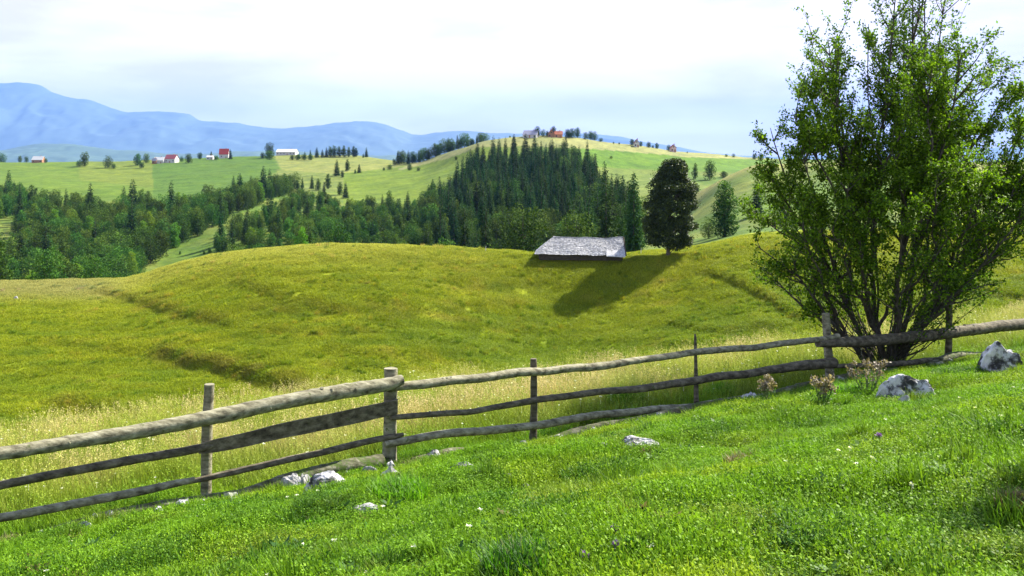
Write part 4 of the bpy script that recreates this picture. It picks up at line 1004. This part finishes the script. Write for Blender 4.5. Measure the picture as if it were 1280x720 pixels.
# ------------------------------------------------------------------ fence
wood = noisy_mat('weathered_wood', [(.30, (.03, .026, .016)), (.42, (.12, .11, .07)), (.56, (.24, .225, .15)), (.78, (.42, .40, .30))], scale=16, detail=12, bump=1, dist=.012, stretch=(.22, 1, 1), second=(11, .62, (.085, .10, .035)))
wood_dark = noisy_mat('dark_weathered_wood', [(.30, (.022, .018, .012)), (.48, (.085, .072, .048)), (.72, (.21, .185, .13))], scale=15, detail=12, bump=1, dist=.012, stretch=(.22, 1, 1), second=(9, .62, (.06, .07, .025)))
lichen = noisy_mat('lichened_wood', [(.3, (.04, .035, .028)), (.45, (.13, .12, .10)), (.58, (.42, .42, .38)), (.8, (.6, .6, .56))], scale=14, detail=10, bump=1, dist=.015)
mossy = noisy_mat('mossy_log', [(.32, (.03, .03, .015)), (.5, (.09, .09, .05)), (.72, (.26, .25, .19))], scale=13, detail=10, bump=1, dist=.02, stretch=(.4, 1, 1), second=(6, .50, (.055, .085, .015)))
def fD(px): return 12.4 / (1 - .63 * (px - 640) / F)
def f3(px, py, off=0.):
    D = fD(px) + off; return np.array([D * (px - 640) / F, D, -D * (py - HY) / F])
fence = thing('wooden_fence', 'weathered pole and rail fence crossing the grassy bank', 'fence', (0, 12.4, hgt(0, 12.4)))
fo = np.array(fence.location)
frg = np.random.default_rng(17)
def rail(pts, th, off, mat, knots=5, flat=1.0, name='rail', wob=.012, label=None):
    P = np.array([f3(a, b, off if not isinstance(off, (list, tuple)) else o) for (a, b), o in zip(pts, off if isinstance(off, (list, tuple)) else [off] * len(pts))])
    th = np.broadcast_to(th, (len(pts),)); rad = np.array([.82 * t_ * fD(a) / F / 2 for t_, (a, _) in zip(th, pts)])
    s = np.concatenate([[0], np.cumsum(np.linalg.norm(np.diff(P, axis=0), axis=1))]); n = max(24, int(s[-1] / .06)); q = np.linspace(0, s[-1], n)
    Q = np.stack([pchip(s, P[:, k], q) for k in range(3)], -1); r = pchip(s, rad, q)
    sd = frg.integers(0, 200)
    r = r * (1 + .07 * fbm(q / .6 + sd, q * 0, 3, 3)) 
    Q = Q + np.stack([q * 0, wob * fbm(q / 1.6 + sd, q * 0 + 4, 2, 7) * 2.4, wob * fbm(q / 1.5 + sd, q * 0, 2, 8) * 2], -1)
    b = MB(); b.tube(Q - fo, r, 14, jit=.055, rg=frg, flat=flat)
    for k in range(knots):     # branch stubs
        i = frg.integers(3, n - 3); a = frg.uniform(-.4, 1.9) ; dv = np.array([0, -math.cos(a), math.sin(a)]); rr = r[i]
        b.tube([Q[i] - fo + dv * rr * .6, Q[i] - fo + dv * rr * 1.12], [rr * .38, rr * .25], 7)
    o = b.build(name, mat, fence, True); 
    if label: o['label'] = label
    return o
rail([(-260,619),(-120,590),(0,567),(120,548),(250,524),(350,503),(430,489),(480,481),(503,474)], [20,20,20,21,22,22,22,21,15], -.16, wood, 9, label='thick top log left of the big post')
rail([(-260,655),(-120,629),(0,607),(120,584),(248,560),(266,557)], [12,12,13,13,13,9], [-.12]*4+[-.1,-.1], wood_dark, 4)
rail([(-260,698),(-120,671),(0,647),(120,624),(200,609),(243,600)], [12,12,13,13,12,8], -.12, wood, 4)
# flat plank
def plank():
    pts = [(249,561),(300,551),(350,539),(420,525),(497,508)]; P = np.array([f3(a, b, -.11) for a, b in pts]) - fo
    s = np.linspace(0, 1, 30); k = np.linspace(0, 1, len(pts)); Q = np.stack([pchip(k, P[:, j], s) for j in range(3)], -1)
    hh = np.interp(s, [0, .1, .5, 1], [.05, .07, .085, .09]) * (1 + .06 * perlin(s * 9, s * 0 + 2)); ty = .02
    V = []; 
    for q, h in zip(Q, hh): V += [q + (0, -ty, -h), q + (0, -ty, h * (1 + frg.uniform(-.04, .04))), q + (0, ty, h), q + (0, ty, -h)]
    b = MB(); F4 = []
    for i in range(len(Q) - 1):
        for j in range(4): F4.append([i*4+j, i*4+(j+1) % 4, (i+1)*4+(j+1) % 4, (i+1)*4+j])
    n = (len(Q) - 1) * 4; F4 += [[3, 2, 1, 0], [n, n+1, n+2, n+3]]
    b.add(V, F4); o = b.build('rail', wood_dark, fence); o['label'] = 'dark flat board left of the big post'
plank()
rail([(216,606),(262,597),(350,577),(430,559),(480,548),(504,543)], [6,9,10,10,9,6], -.09, wood_dark, 3)
rail([(494,484),(530,478),(560,474),(600,471),(650,467),(680,465),(705,461),(740,459),(770,455),(800,450),(900,438),(1000,427),(1048,420)], [12,14,13,13,13,12,12,12,11,10,10,9,8], -.09, wood, 8, wob=.022, label='crooked top rail right of the big post')
rail([(488,522),(560,514),(600,512),(660,503),(740,491),(800,486),(880,474),(960,463),(1005,457),(1043,453)], [8,9,9,10,10,11,12,12,15,16], -.09, wood_dark, 5, wob=.02)
rail([(480,555),(560,543),(660,532),(740,520),(800,514),(870,508),(950,502),(1030,487),(1085,478)], [11,12,12,11,11,10,9,9,8], -.11, wood, 4, wob=.02)
rail([(1022,429),(1060,428),(1100,425),(1180,417),(1230,410),(1280,405),(1400,391),(1500,380)], [12,16,17,17,17,17,17,17], -.09, wood_dark, 9, label='thick dark top rail in front of the leafy tree')
rail([(1035,458),(1100,456),(1180,449),(1225,444),(1300,436),(1400,424)], [6,8,9,8,8,8], -.08, wood_dark, 3)
def post(px, top, base, th, mat, lean=0, taper=.8, label=None, bend=0, sides=12):
    A = f3(px, base + 6, 0); B_ = f3(px + lean, top, 0); B_[1] = A[1] + .03
    D = fD(px); B_[0] = D * (px + lean - 640) / F; B_[2] = -D * (top - HY) / F
    q = np.linspace(0, 1, 16)[:, None]; Q = A * (1 - q) + B_ * q; Q[:, 0] += bend * np.sin(q[:, 0] * 3.1)
    r = th * D / F / 2 * (1 + (taper - 1) * q[:, 0]); b = MB(); b.tube(Q - fo, r, sides, jit=.07, rg=frg); o = b.build('post', mat, fence, True)
    if label: o['label'] = label
post(258, 481, 632, 14, wood, lean=3, bend=-.015, taper=.9)
post(487, 461, 592, 18, wood, lean=1, taper=.92, label='thickest post where the rails meet')
post(666, 449, 556, 10, wood_dark, lean=1, taper=.8, bend=.01)
post(871, 418, 530, 8, wood_dark, lean=-1.5, taper=.35, label='thin stick post')
post(1039, 392, 492, 12, wood, lean=-6, taper=.8)
post(1185, 357, 470, 9, wood_dark, lean=3, taper=.8, label='tall thin post right of the leafy tree')
post(-140, 520, 715, 14, wood)
post(1420, 345, 440, 11, wood)
# logs lying on the ground under the fence, each its own thing
def ground_log(pts, th, label, mat=mossy, off=-.25):
    P = []
    for a, b in pts:
        D = fD(a) + off; x = D * (a - 640) / F; P.append((x, D, hgt(x, D)))
    P = np.array(P); th = np.array(th) * np.array([fD(a) for a, _ in pts]) / F / 2
    P[:, 2] += th * .8 + .03; s = np.concatenate([[0], np.cumsum(np.linalg.norm(np.diff(P, axis=0), axis=1))]); q = np.linspace(0, s[-1], max(16, int(s[-1] / .07)))
    Q = np.stack([pchip(s, P[:, k], q) for k in range(3)], -1); r = pchip(s, th, q) * (1 + .12 * fbm(q / .3, q * 0 + th[0] * 90, 3, 3)); b = MB(); o0 = Q[0].copy()
    b.tube(Q - o0, r, 12, jit=.08, rg=frg); o = b.build('fallen_log', mat, None, True); o.location = o0; tag(o, label, 'log')
ground_log([(60,0),(150,0),(240,0),(300,0)], [9,12,14,13], 'thin mossy log half sunk in grass under the left rails')
ground_log([(300,0),(360,0),(420,0),(478,0)], [13,17,19,20], 'thick mossy log lying left of the big post')
ground_log([(515,0),(560,0),(620,0),(676,0)], [9,9,8,6], 'thin pale log lying right of the big post')
ground_log([(678,0),(740,0),(800,0),(880,0),(955,0)], [8,13,12,11,9], 'long dark log lying under the middle rails')
ground_log([(955,0),(1010,0),(1065,0),(1120,0)], [8,10,11,9], 'dark log lying under the post left of the leafy tree')
ground_log([(1160,0),(1190,0),(1225,0),(1260,0)], [9,12,12,9], 'short dark log between the two white boulders')

# ------------------------------------------------------------------ stones
lime = noisy_mat('limestone', [(.40, (.03, .028, .028)), (.455, (.14, .135, .14)), (.50, (.42, .41, .42)), (.68, (.66, .64, .64))], scale=5, detail=9, bump=.8, dist=.02, rough=.8)
limeg = noisy_mat('grey_limestone', [(.32, (.08, .075, .07)), (.5, (.32, .31, .30)), (.7, (.58, .57, .55))], scale=6, detail=9, bump=.8, dist=.02)
bm_ico = None
def rock(px, py, wp, hp, label, mat=lime, seed=0, name='rock', dep=.8, sink=.2, cr=.5):
    import bmesh
    p = at(px, py, 2.5, 22); s = p[1] / F; w, h = wp * s * 1.05, hp * s * 1.12
    bm = bmesh.new(); bmesh.ops.create_icosphere(bm, subdivisions=5, radius=1)
    V = np.array([v.co[:] for v in bm.verts]); Fc = np.array([[v.index for v in f.verts] for f in bm.faces]); bm.free()
    rg = np.random.default_rng(seed + 900)
    V = V * (1 + .22 * fbm(V[:, 0] * 1.1 + seed * 1.7, V[:, 1] * 1.1 + V[:, 2] * 1.3, 2, seed + 2))[:, None]
    for k in range(16):     # chip with random planes -> facets
        n = rg.normal(size=3); n[2] = abs(n[2]) * .8; n /= np.linalg.norm(n); dd = rg.uniform(.58, .92)
        e = V @ n - dd; V = V - np.maximum(e, 0)[:, None] * n * .9
    rgh = fbm(V[:, 0] * 2.3 + seed, V[:, 1] * 2.3 + V[:, 2] * 1.9, 4, seed) ; V = V * (1 + .16 * rgh * cr * 2 + .05 * fbm(V[:, 0] * 9, V[:, 1] * 9 + V[:, 2] * 8, 3, seed))[:, None]
    V = V / np.array([np.ptp(V[:, 0]), np.ptp(V[:, 1]), V[:, 2].max()]) * np.array([w, w * dep, h])
    b = MB(); b.add(V, Fc); o = b.build(name, mat); o.location = (p[0], p[1] + w * dep * .3, p[2] - h * sink); o.rotation_euler = (0, 0, 0)
    return tag(o, label, 'rock' if name == 'rock' else 'stone')
rock(1140, 499, 78, 34, 'broad white and black boulder under the leafy tree', seed=3, dep=.55)
rock(1252, 468, 58, 46, 'tall white and black boulder at the right edge of the fence', seed=41, dep=.7)
rock(1133, 507, 20, 14, 'small dark stone in front of the broad boulder', limeg, seed=5)
rock(415, 615, 74, 24, 'white and black boulder beside the thick fallen log', seed=12, dep=.5)
rock(365, 612, 30, 18, 'dark lump of rock at the left of the log boulder', limeg, seed=22)
rock(291, 634, 26, 12, 'small pale stone below the left post', limeg, seed=14)
rock(452, 644, 44, 12, 'flat white stone in the turf below the big post', limeg, seed=15, dep=.7)
rock(424, 646, 22, 6, 'low sliver of stone left of the flat white stone', limeg, seed=16)
rock(578, 592, 44, 15, 'cracked grey boulder right of the big post', limeg, seed=17, dep=.5)
rock(797, 562, 58, 15, 'flat whitish slab under the middle rails', lime, seed=18, dep=.6)
rock(757, 566, 24, 12, 'dark stone left of the whitish slab', limeg, seed=28)
rock(638, 602, 15, 10, 'pinkish white stone alone on the turf', plain('pink_stone', (.66, .56, .50)), seed=19)
rock(658, 609, 12, 5, 'tiny grey stone right of the pinkish one', limeg, seed=20)
rock(487, 604, 34, 22, 'grey lump of rock at the foot of the big post', limeg, seed=21, dep=.7)
rock(221, 690, 46, 8, 'flat grey stone patch at the lower left', limeg, seed=23, dep=.8)
rock(160, 668, 40, 8, 'low pale stone at the left below the lowest rail', limeg, seed=24)
rock(1045, 506, 20, 7, 'small pale slab left of the broad boulder', limeg, seed=26)
rock(936, 556, 22, 6, 'small whitish stone in the turf right of the middle', limeg, seed=27)
rock(733, 667, 22, 5, 'thin white stone in the turf near the purple thistles', plain('white_stone', (.7, .7, .66)), seed=29)
rock(1146, 566, 6, 12, 'thin upright white chip on the right turf', plain('white_chip', (.75, .75, .7)), seed=31)
rock(22, 376, 12, 5, 'x', limeg, seed=33) if False else None
rgs = np.random.default_rng(606); kinds_ = []
for i in range(34):
    px = rgs.uniform(20, 1230); D = fD(px) - rgs.uniform(.35, 1.0); x = D * (px - 640) / F
    if i < 4:
        yy = HY - F * hgt(x, D) / D; o = rock(px, yy, 16, 8, 'x', limeg if i % 2 else lime, seed=300 + i, name='stone', dep=.7); kinds_.append(o)
    else:
        o = kinds_[i % 4].copy(); sc.collection.objects.link(o); k_ = rgs.uniform(.8, 2.0); o.scale = (k_ * rgs.uniform(.7, 1.5), k_, k_); o.rotation_euler = (0, 0, rgs.uniform(0, 6.28))
    o.location = (x, D, hgt(x, D) + .02); tag(o, 'small grey stone half buried in the grass along the foot of the fence', 'stone', 'small stones along the fence')
p = at(20, 374, 100, 170)
def far_rock():
    rg = np.random.default_rng(4); b = MB()
    o = rock(600, 600, 20, 10, 'pale stone on the left knoll of the meadow', limeg, seed=33); s = p[1] / 11.0
    o.scale = (s * .6, s * .6, s * .6); o.location = (p[0], p[1], p[2] - .1)
far_rock()

# ------------------------------------------------------------------ big leafy tree behind the fence
bush_l = leaf_mat('plum_leaves', (.025, .055, .004), (.07, .14, .008), (.17, .27, .02), trans=.38, rough=.6, objvar=0, spec=.1)
bark_near = noisy_mat('plum_bark', [(.3, (.025, .022, .018)), (.55, (.07, .062, .05)), (.78, (.18, .17, .15))], scale=14, bump=.9, dist=.01, stretch=(1, 1, .4))
def big_tree():
    D0 = 17.6; bx = D0 * (1105 - 640) / F; bz = hgt(bx, D0); t = thing('leafy_tree', 'big many stemmed leafy tree behind the right fence', 'tree', (bx, D0, bz))
    rg = np.random.default_rng(55); br = MB(); lv = MB(); O = np.array([bx, D0, bz])
    targets = [(1035,48,-.2),(1028,75,.4),(1010,110,.6),(990,140,-.8),(963,160,.3),(955,205,-.4),(940,262,.5),(944,305,-.6),(958,335,.4),(970,240,1.0),(1000,180,-1.0),(1045,120,.7),(1086,30,.1),(1070,190,1.2),(1060,230,-1.5),
               (1122,-30,.2),(1140,-60,.5),(1165,-55,-.3),(1145,20,.9),(1182,0,.6),(1200,55,-.9),(1165,85,-1.2),(1228,95,.6),(1262,105,.2),(1285,150,.8),(1300,190,-.5),(1330,150,.3),(1315,240,.8),(1280,265,-1.0),(1150,150,1.2),(1115,185,-1.3),(1200,150,1.5),(1240,200,-1.5),(1010,250,-1.6),(1175,210,-1.9),(1110,250,-2.1),(1035,280,-1.8),
               (1190,290,-1.6),(1075,300,-1.7),(1255,310,.6),(990,320,-.9),(1140,230,.6),(1095,220,.6),(1020,330,.8),(1215,250,1.1)]
    def leaf_shoot(A, B_, n, sz):
        q = rg.uniform(0, 1.1, n)[:, None]**.8; P = A * (1 - q) + B_ * q + rg.normal(0, .042, (n, 3)); d = (B_ - A); d = d / (np.linalg.norm(d) + 1e-6)
        lv.leaves(P, sz, rg, up=.4, aspect=.58, droop=.35, D=np.tile(d * .5, (n, 1)))
    prim = []
    targets = targets + [(t_[0] + rg.uniform(-25, 25), max(70, t_[1]) + rg.uniform(5, 60), t_[2] + rg.uniform(-.6, .6)) for t_ in targets[13:40:2]]
    for k, (px, py, dy) in enumerate(targets):
        D = D0 + dy; E = np.array([D * (px - 640) / F, D, -D * (py - HY) / F]) - O
        sparse = k == 12; thin = py > 280
        a = rg.uniform(0, 6.28); S = np.array([math.cos(a) * .17 + E[0] * .03, math.sin(a) * .15, -.1]); Lh = np.linalg.norm(E - S)
        c1 = S + np.array([E[0] * rg.uniform(.18, .26), E[1] * .2, E[2] * .30]) ; c2 = S + np.array([E[0] * rg.uniform(.66, .82), E[1] * .7, E[2] * rg.uniform(.55, .66)])
        q = np.linspace(0, 1, 22)[:, None]; P = (1-q)**3 * S + 3*(1-q)**2*q * c1 + 3*(1-q)*q*q * c2 + q**3 * E
        P = P + np.stack([fbm(q[:, 0] * 4 + k, q[:, 0] * 0, 2, 3), fbm(q[:, 0] * 4 + k, q[:, 0] * 0 + 5, 2, 3), q[:, 0] * 0], -1) * .22 * np.sin(q * 3.1)
        r0 = rg.uniform(.022, .052) if not sparse else .02
        if k % 4 == 0 or sparse: prim.append(P); r0 = max(r0, .05) if not sparse else r0
        elif prim:
            j_ = min(range(len(prim)), key=lambda m_: np.linalg.norm(prim[m_][9] - P[9])); t0 = int(rg.integers(5, 10)); A0 = prim[j_][t0]
            q = q * 1.0; c1 = A0 + (prim[j_][t0 + 1] - A0) * 3.0; c2 = A0 + (E - A0) * .65 + np.array([0, 0, -.1]); P = (1-q)**3 * A0 + 3*(1-q)**2*q * c1 + 3*(1-q)*q*q * c2 + q**3 * E
            P = P + np.stack([fbm(q[:, 0] * 4 + k, q[:, 0] * 0, 2, 3), fbm(q[:, 0] * 4 + k, q[:, 0] * 0 + 5, 2, 3), q[:, 0] * 0], -1) * .2 * np.sin(q * 3.1); r0 = min(r0, .034); Lh = max(1.2, np.linalg.norm(E - A0) * 1.15)
        br.tube(P, r0 * (1 - q[:, 0])**.8 + .006, 7, cap=False)
        nb = int(Lh * (4.2 if not thin else 4.2)); 
        if sparse: nb = 7
        for j in range(nb):
            tt = rg.uniform(.22 if (k % 4 and not sparse) else .34, 1)**.8 if not sparse else rg.uniform(.6, 1); i = min(20, int(tt * 21)); A = P[i]; dirn = P[i + 1] - P[i]; dirn /= np.linalg.norm(dirn)
            sd = rg.normal(size=3); sd -= sd.dot(dirn) * dirn; sd /= np.linalg.norm(sd); l1 = Lh * rg.uniform(.09, .23) * (1.25 - .6 * tt) * (.5 if sparse else 1)
            dv = dirn * .75 + sd * .75 + np.array([0, 0, .25]); dv /= np.linalg.norm(dv); M_ = A + dv * l1 * .55; B_ = M_ + (dv + np.array([0, 0, .35]) + rg.normal(0, .15, 3)) * l1 * .5
            br.tube([A, M_, B_], [r0 * .28 + .003, r0 * .16 + .002, .002], 4, cap=False)
            low = A[2] < 2.7
            n2 = 4 if not low else 3
            if sparse: n2 = 1
            for m in range(n2):
                w = rg.uniform(.2, 1); C_ = A * (1 - w) + B_ * w if w > .5 else A + (M_ - A) * w * 1.8; d2 = dv + rg.normal(0, .6, 3) + np.array([0, 0, .15]); d2 /= np.linalg.norm(d2); E2 = C_ + d2 * rg.uniform(.14, .38)
                br.tube([C_, E2], [.004, .0015], 3, cap=False)
                leaf_shoot(C_, E2, (18 if A[2] + bz > 1.9 else 44) if not low else 24, .058)
            leaf_shoot(M_, B_, ((12 if A[2] + bz > 1.9 else 30) if not low else 22) if not sparse else 4, .064)
    for k in range(75):      # thin dead or bare shoots low down
        a = rg.uniform(0, 6.28); e = rg.uniform(.35, 1.1); l = rg.uniform(.9, 2.3); d = np.array([math.cos(a) * math.cos(e), math.sin(a) * math.cos(e) * .6, math.sin(e)])
        A = np.array([math.cos(a) * .2, math.sin(a) * .2, rg.uniform(0, .5)]); B_ = A + d * l * .5; C_ = A + d * l + np.array([0, 0, .25]); br.tube([A, B_, C_], [.013, .008, .003], 4, cap=False)
        leaf_shoot(B_, C_, 34, .055)
    print('big tree leaves', lv.nfaces())
    br.build('trunk', bark_near, t, True); lv.build('crown', bush_l, t)
big_tree()

# ------------------------------------------------------------------ plants on the bank
def shrub(name, x, y, H, W, label, mat, nleaf=2500, sz=.04, seed=0, stems=16, cat='shrub'):
    rg = np.random.default_rng(seed); t = thing(name, label, cat, (x, y, hgt(x, y))); s = MB(); l = MB()
    for k in range(stems):
        a = rg.uniform(0, 6.28); r = W * rg.uniform(.1, 1)**.6; B_ = np.array([r * math.cos(a), r * math.sin(a), H * rg.uniform(.6, 1.05)]); A = B_ * np.array([.15, .15, 0]) - (0, 0, .05); M_ = (A + B_) / 2 + np.array([0, 0, H * .1])
        s.tube([A, M_, B_], [.008, .006, .002], 4, cap=False)
        n = nleaf // stems; q = rg.uniform(.25, 1.05, n)[:, None]; l.leaves(A * (1 - q) + B_ * q + rg.normal(0, W * .13, (n, 3)), sz, rg, aspect=.5)
    s.build('stem', bark_near, t); l.build('leaves', mat, t); return t
weed_l = leaf_mat('weed_leaves', (.022, .06, .014), (.04, .105, .02), (.07, .16, .03), trans=.4, objvar=0)
dry_l = leaf_mat('dry_leaves', (.10, .08, .05), (.19, .15, .11), (.32, .26, .22), trans=.25, objvar=0)
brown_l = leaf_mat('brown_weed_leaves', (.06, .06, .025), (.13, .12, .045), (.24, .18, .09), trans=.3, objvar=0)
shrub('bush', 3.45, 4.85, 1.45, .5, 'unseen bush added out of frame to shade the lower right corner', weed_l, 5200, .05, 3, 40, 'bush')  # added out of view for the shadow it casts on the turf
def tussock(px, py, hp, wp, lb, mat, seed, leafy=.5):
    p = at(px, py, 2.5, 22); sc_ = p[1] / F; rg = np.random.default_rng(seed); H = hp * sc_; W = wp * sc_ * .5; b = MB()
    n = int(420 + 14 * wp)
    blades(b, n, W * 1.1, H * .45, H * 1.05, .0032, rg, lean=.75, square=False, tinthi=1)
    m = int(n * leafy); a = rg.uniform(0, 6.28, m); r = W * rg.uniform(0, 1, m)**.6; zq = H * rg.uniform(.1, .85, m) * (1 - .5 * r / W)
    b.leaves(np.stack([r * np.cos(a), r * np.sin(a), zq], -1), .03, rg, up=.6, aspect=.6)
    t = thing('weed_clump', lb, 'weeds', tuple(p - np.array([0, 0, .01]))); b.build('leaves', mat, t)
    s2 = MB()
    for k in range(8): 
        a = rg.uniform(0, 6.28); s2.tube([(0, 0, -.02), (W * .3 * math.cos(a), W * .3 * math.sin(a), H * .5), (W * .6 * math.cos(a), W * .6 * math.sin(a), H * .95)], [.003, .002, .001], 4)
    s2.build('stem', plain('stalk', (.14, .16, .06)), t)
dark_w = leaf_mat('dark_grass', (.012, .045, .004), (.03, .10, .007), (.07, .19, .012), trans=.4, objvar=0)
fresh_w = leaf_mat('fresh_grass', (.04, .12, .006), (.09, .22, .01), (.17, .33, .03), trans=.45, objvar=0)
for i, (px, py, hp, wp, lb, mt, lf) in enumerate([
    (792,704,36,34,'dark leafy weed beside the purple thistles', dark_w, 1.6), (1000,606,14,58,'low dark weeds on the turf right of the middle', dark_w, .8),
    (935,586,22,54,'brownish dry weeds on the turf below the middle rails', brown_l, 1.5), (1272,642,34,44,'brown weed at the right edge of the turf', brown_l, 1.),
    (500,622,30,66,'fresh green grass clump below the big post', fresh_w, .5), (1160,560,10,50,'dark weeds below the broad boulder', dark_w, .6), (960,640,12,44,'small dark weeds on the lower turf', dark_w, .9), (935,672,12,50,'dark weeds near the bottom of the turf', dark_w, .9),
    (650,722,50,84,'thick dark tussock at the bottom of the turf', dark_w, .1), (900,500,28,36,'green weeds poking through the middle rails', fresh_w, .9), (780,508,30,44,'green weeds behind the middle rails', fresh_w, .9),
    (690,548,22,60,'fresh grass clump under the thin middle post', fresh_w, .2), (1065,496,20,50,'fresh grass clump left of the broad boulder', fresh_w, .5), (390,660,12,60,'low leafy clump left of the flat white stone', fresh_w, 1.), (560,655,16,60,'low dark clump on the turf below the cracked boulder', dark_w, .7)]):
    tussock(px, py, hp, wp, lb, mt, 40 + i, lf)
# dried flower heads on stalks
umb_m = plain('dried_petals', (.42, .32, .30)); stalk_m = plain('green_stalk', (.12, .17, .05))
for i, (px, py, hp, wp, lb) in enumerate([(957,508,36,22,'dried pinkish seed heads rising before the middle rails'), (1028,508,34,26,'dried brown flower heads at the foot of the leaning post'), (1085,492,38,40,'dried flower stalks left of the broad boulder')]):
    p = at(px, py, 2.5, 22); s = p[1] / F; t = thing('dried_flower_plant', lb, 'plant', tuple(p)); st_ = MB(); hd = MB(); lf = MB(); rg = np.random.default_rng(70 + i)
    for k in range(18):
        H = hp * s * rg.uniform(.55, 1.05); r = wp * s * .5 * rg.uniform(0, 1)**.5; a = rg.uniform(0, 6.28); B_ = np.array([r * math.cos(a), r * math.sin(a), H]); st_.tube([B_ * (.2, .2, 0) - (0, 0, .05), B_ * (.7, .7, .55), B_], [.005, .004, .003], 4, cap=False)
        hd = MB(); hd.leaves(B_ + rg.normal(0, .02, (34, 3)), .034, rg, aspect=.6); hd.build('flower_head', dry_l, t)
        q = rg.uniform(.1, .8, 9)[:, None]; lf.leaves(B_ * (.5, .5, 0) * (1 - q) + B_ * q + rg.normal(0, .03, (9, 3)), .04, rg, aspect=.35)
    st_.build('stem', stalk_m, t); lf.build('leaves', weed_l, t)
purple = plain('purple_petals', (.42, .22, .50), var=.25, scale=60)
for i, (px, py, lb) in enumerate([(768,672,'purple thistle, upper one beside the dark weed'), (770,692,'purple thistle just below the upper one'), (731,705,'purple thistle lower left near the bottom edge'), (1099,551,'small mauve flower on the right turf')]):
    hh = .09; p = at(px, py + 12, 2.5, 22); rg = np.random.default_rng(80 + i); t = thing('thistle', lb, 'thistle', tuple(p)); s = p[1] / F; H = 12 * s + .02
    a = MB(); a.tube([(0, 0, -.03), (.004, .002, H * .5), (0, 0, H)], [.003, .0025, .002], 5); a.build('stem', stalk_m, t)
    bsp = MB(); bsp.tube([(0, 0, H - .004), (0, 0, H + .006), (0, 0, H + .016)], [.004, .010, .006], 8); bsp.build('bud', stalk_m, t)
    h = MB(); n = 90; d = rg.normal(size=(n, 3)); d[:, 2] = np.abs(d[:, 2]) + .6; h.leaves(np.array([0, 0, H + .012]) + rg.normal(0, .003, (n, 3)), .024, rg, aspect=.25, D=d * .9); h.build('flower_head', purple, t)
    l = MB(); l.leaves(np.array([0, 0, H * .3]) + rg.normal(0, .02, (24, 3)), .06, rg, aspect=.25); l.build('leaves', weed_l, t)
# tiny white flowers
fl = MB(); rg = np.random.default_rng(12)
wm = leaf_mat('white_petals', (.55, .56, .50), (.72, .72, .66), (.8, .8, .72), trans=.3, objvar=0)
fp = []
for v in range(2):
    b = MB()
    for k in range(9 + v * 5):
        a = k * 6.283 / (9 + v * 5); b.leaves(np.array([[0, 0, .055 + .004 * v]]), .013, rg, D=np.array([[math.cos(a) * 2, math.sin(a) * 2, .3]]), aspect=.6)
    b.tube([(0, 0, 0), (0, 0, .055)], [.0015, .001], 3); fp.append(b.build('white_flower', wm, link=False))
x, y = near_pts(520, -9, .2, 3, 21); k = fbm(x / 1.5, y / 1.5, 2, 77) > -.08; x, y = x[k], y[k]; s = rg.uniform(.6, 1.5, len(x))
scatter('wildflowers', np.stack([x, y, height(x, y)], -1), np.stack([s*0, s*0, rg.uniform(0, 6, len(x))], -1), np.stack([s, s, s], -1), None, fp, label='tiny white flowers in the near grass')
x, y = near_pts(900, .5, 7, 8, 30); s = rg.uniform(1.0, 2.0, len(x))
scatter('wildflowers', np.stack([x, y, height(x, y) + rg.uniform(.12, .38, len(x))], -1), np.stack([s*0, s*0, rg.uniform(0, 6, len(x))], -1), np.stack([s, s, s], -1), None, fp, label='white flowers among the tall yellow grass')
